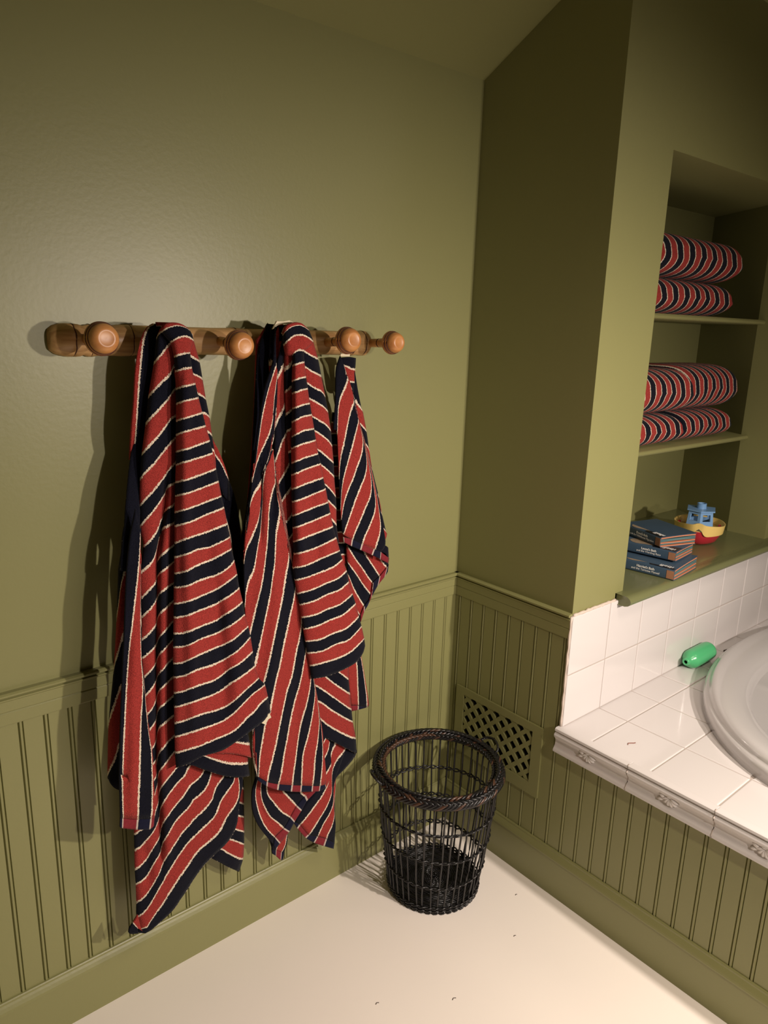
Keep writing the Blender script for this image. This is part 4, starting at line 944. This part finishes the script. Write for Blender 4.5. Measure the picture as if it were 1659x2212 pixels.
def page_from(px1, px2, z):
    a = hit(*px1, 2, z); b_ = hit(*px2, 2, z); d = (b_-a); return a, math.atan2(d.y, d.x), d.length
a, g, L = page_from((1457, 1257), (1506, 1229), NZ0)
book(a+Vector((.004, .006, 0)), g, .215, min(L, .21), NZ0+.0005, .037, "Harriet's Bath", 'and the Tortoise Manual', 'bottom board book of the pile, flat on the sill, slate blue with salmon pages', open_=.008)
a, g, L = page_from((1459, 1215.5), (1500, 1194), NZ0+.046)
book(a+Vector((.004, .004, 0)), g, .205, .155, NZ0+.0465, .035, "Leona's Bath", 'and the Warthog Race', 'middle board book of the pile, spine reading about a warthog race')
a, g, L = page_from((1425, 1183), (1516, 1181), NZ0+.083)
book(a, -.32, .20, min(L, .21), NZ0+.0825, .037, "Emma's Bath", 'and the Wildebeest Migration', 'topmost board book, turned sideways with its page edges fanned towards the toy boat', open_=.004)

# ------------------------------------------------------------------ toy tugboat
c = hit(1503, 1180, 2, NZ0)
t = thing('toy_tugboat', (c.x+.075, c.y+.034, NZ0), 'plastic toy tugboat with red hull, yellow deck and blue cabin on the sill', 'toy boat', rz=math.atan2(-.44, -.90))
MW = t.matrix_world.copy()
PRED = mat('red_plastic', (.55, .03, .05, 1), .3); PYEL = mat('yellow_plastic', (.85, .62, .20, 1), .3); PBLU = mat('blue_plastic', (.20, .38, .66, 1), .3)
def bpart(name, bm, m, parent=None, auto=50, smooth=False):
    for v in bm.verts: v.co = MW @ v.co
    return obj(name, bm, m, parent or t, smooth, auto)
def hull_ring(L, W, z, n=40, xo=0):
    out = []
    for i in range(n):
        a = 2*PI*i/n; cx, sy = math.cos(a), math.sin(a)
        w_ = W*(1-.35*max(0, cx)**2)
        out.append((xo+L*cx, w_*abs(sy)**.8*(1 if sy >= 0 else -1), z+.012*max(0, cx)**2*(z/.06)))
    return out
bm = bmesh.new(); loft(bm, [hull_ring(.055, .045, 0), hull_ring(.085, .066, .012), hull_ring(.100, .078, .034), hull_ring(.108, .085, .052), hull_ring(.100, .078, .052), hull_ring(.095, .07, .040)]); bpart('hull', bm, PRED)
bm = bmesh.new()
# yellow bulwark band with an arched notch at the bow
n = 60; oa = []; 
for i in range(n):
    a = 2*PI*i/n; top = .080; bot = .046
    d = (a+PI) % (2*PI)-PI
    bow = math.exp(-(d/.20)**2)
    oa.append((a, bot+.030*bow, top+.012*max(0, math.cos(a))**2+.008*bow))
ringpts = lambda s, zz: None
rin = []
for (Lx, Wx, which) in ((.112, .089, 0), (.118, .094, 1), (.115, .091, 1), (.108, .085, 0)):
    r_ = []
    for a, lo, hi in oa:
        cx, sy = math.cos(a), math.sin(a); w_ = Wx*(1-.35*max(0, cx)**2)
        r_.append((Lx*cx, w_*abs(sy)**.8*(1 if sy >= 0 else -1), hi if which else lo))
    rin.append(r_)
vr = loft(bm, rin, True, False); 
for i in range(n): j = (i+1) % n; bm.faces.new((vr[-1][i], vr[-1][j], vr[0][j], vr[0][i]))
bpart('bulwark', bm, PYEL)
bm = bmesh.new(); loft(bm, [hull_ring(.104, .08, .050), hull_ring(.104, .08, .054)]); bpart('deck', bm, PYEL)
# cabin: wedge-fronted walls with window openings
def cab_ring(s, z, th=0):
    pts = [(.062, 0), (.035, .050), (-.045, .050), (-.045, -.050), (.035, -.050)]
    return [(x*s-(th if x > 0 else -th)*.8, (y*s-th*(1 if y > 0 else -1 if y < 0 else 0)), z) for x, y in pts]
bm = bmesh.new()
levels = [(.052, 1.0), (.092, .93), (.118, .88), (.130, .86)]
outer = [cab_ring(s, z) for z, s in levels]; inner = [cab_ring(s, z, .004) for z, s in levels]
def wall_quads(R):
    vv = [[bm.verts.new(p) for p in r] for r in R]; return vv
vo, vi = wall_quads(outer), wall_quads(inner)
for k in range(3):
    for i in range(5):
        j = (i+1) % 5
        if k == 1:      # window band: leave a hole in the middle of each wall
            def lerp(a, b_, t_): return a.co.lerp(b_.co, t_)
            for V_, flip in ((vo, 0), (vi, 1)):
                A, B, C_, D_ = V_[k][i], V_[k][j], V_[k+1][j], V_[k+1][i]
                for ta, tb_ in ((0, .2), (.8, 1)):
                    q4 = [bm.verts.new(lerp(A, B, ta)), bm.verts.new(lerp(A, B, tb_)), bm.verts.new(lerp(D_, C_, tb_)), bm.verts.new(lerp(D_, C_, ta))]
                    bm.faces.new(q4)
            for ta in (.2, .8):
                bm.faces.new([bm.verts.new(lerp(vo[k][i], vo[k][j], ta)), bm.verts.new(lerp(vo[k+1][i], vo[k+1][j], ta)), bm.verts.new(lerp(vi[k+1][i], vi[k+1][j], ta)), bm.verts.new(lerp(vi[k][i], vi[k][j], ta))])
            for kk in (k, k+1):
                bm.faces.new([bm.verts.new(vo[kk][i].co), bm.verts.new(vo[kk][j].co), bm.verts.new(vi[kk][j].co), bm.verts.new(vi[kk][i].co)])
        else:
            for V_ in (vo, vi): bm.faces.new((V_[k][i], V_[k][j], V_[k+1][j], V_[k+1][i]))
bmesh.ops.remove_doubles(bm, verts=bm.verts, dist=1e-5)
bpart('cabin', bm, PBLU, auto=30)
bm = bmesh.new(); r1 = cab_ring(1.0, .129); r2 = cab_ring(1.0, .134); loft(bm, [r1, r2]); bpart('cabin_roof', bm, PBLU)
bm = bmesh.new(); lathe(bm, [(0, .018), (.016, .017), (.020, .0175), (.020, .013), (.010, .012)], Matrix.Translation((-.005, 0, .134)), 24); bpart('funnel', bm, PBLU)
bm = bmesh.new()
for r in (.013, .006):
    tube(bm, [(.064, r*math.cos(a*PI/12), .074+r*math.sin(a*PI/12)) for a in range(24)], .0016, 6, True)
bpart('lifebelt_relief', bm, PBLU, smooth=True, auto=None)
for x, y in ((.03, .078), (-.03, .082), (.03, -.078), (-.03, -.082)):
    bm = bmesh.new(); lathe(bm, [(0, .006), (.012, .006), (.016, .004), (.017, .001)], Matrix.Translation((x, y*.9, .054)), 14); bpart('bollard', bm, PRED)

# ------------------------------------------------------------------ green bottle
n0 = hit(1484, 1419, 1, -.517)
zc = ZD+.0345
t = thing('toy_bottle', (.83, -.513, ZD), 'translucent green squeeze bottle lying on the white deck against the tiles', 'bottle')
M4 = Matrix.Translation((n0.x, -.516, zc+.001)) @ Matrix.Rotation(math.radians(90), 4, 'Y') @ Matrix.Rotation(0, 4, 'X')
M4 = Matrix.Translation((n0.x-.005, -.517, zc)) @ Vector((.993, .0, 0)).to_track_quat('Z', 'Y').to_matrix().to_4x4()
GP = mat('green_plastic', (.09, .47, .20, 1), .22); GP.node_tree.nodes['Principled BSDF'].inputs['Subsurface Weight'].default_value = .25
GP.node_tree.nodes['Principled BSDF'].inputs['Subsurface Radius'].default_value = (.01, .03, .015)
bm = bmesh.new()
lathe(bm, [(.0, .0062), (-.002, .0075), (-.001, .0115), (.001, .0135), (.006, .014), (.013, .0145), (.018, .019), (.028, .0285), (.036, .0325), (.044, .034), (.15, .0345), (.165, .033), (.174, .027), (.178, .016), (.1785, .001)], M4, 40, cap=False)
obj('body', bm, GP, t, True)
bm = bmesh.new(); lathe(bm, [(.001, .0064), (.02, .006), (.021, .001)], M4, 20, cap=False); obj('nozzle_hole', bm, mat('dark_green', (.01, .12, .04, 1), .4), t, True)

# specks on the floor
for px, py, s in ((981, 2158, .006), (815, 2168, .005), (1115, 1933, .0035), (1112, 2022, .004)):
    crumb(px, py, 0, [(-s, 0), (0, s*.5), (s, -s*.2)], 'tiny dark crumb on the cream floor in front of the basket', r=.0009)['group'] = 'crumbs on the floor'
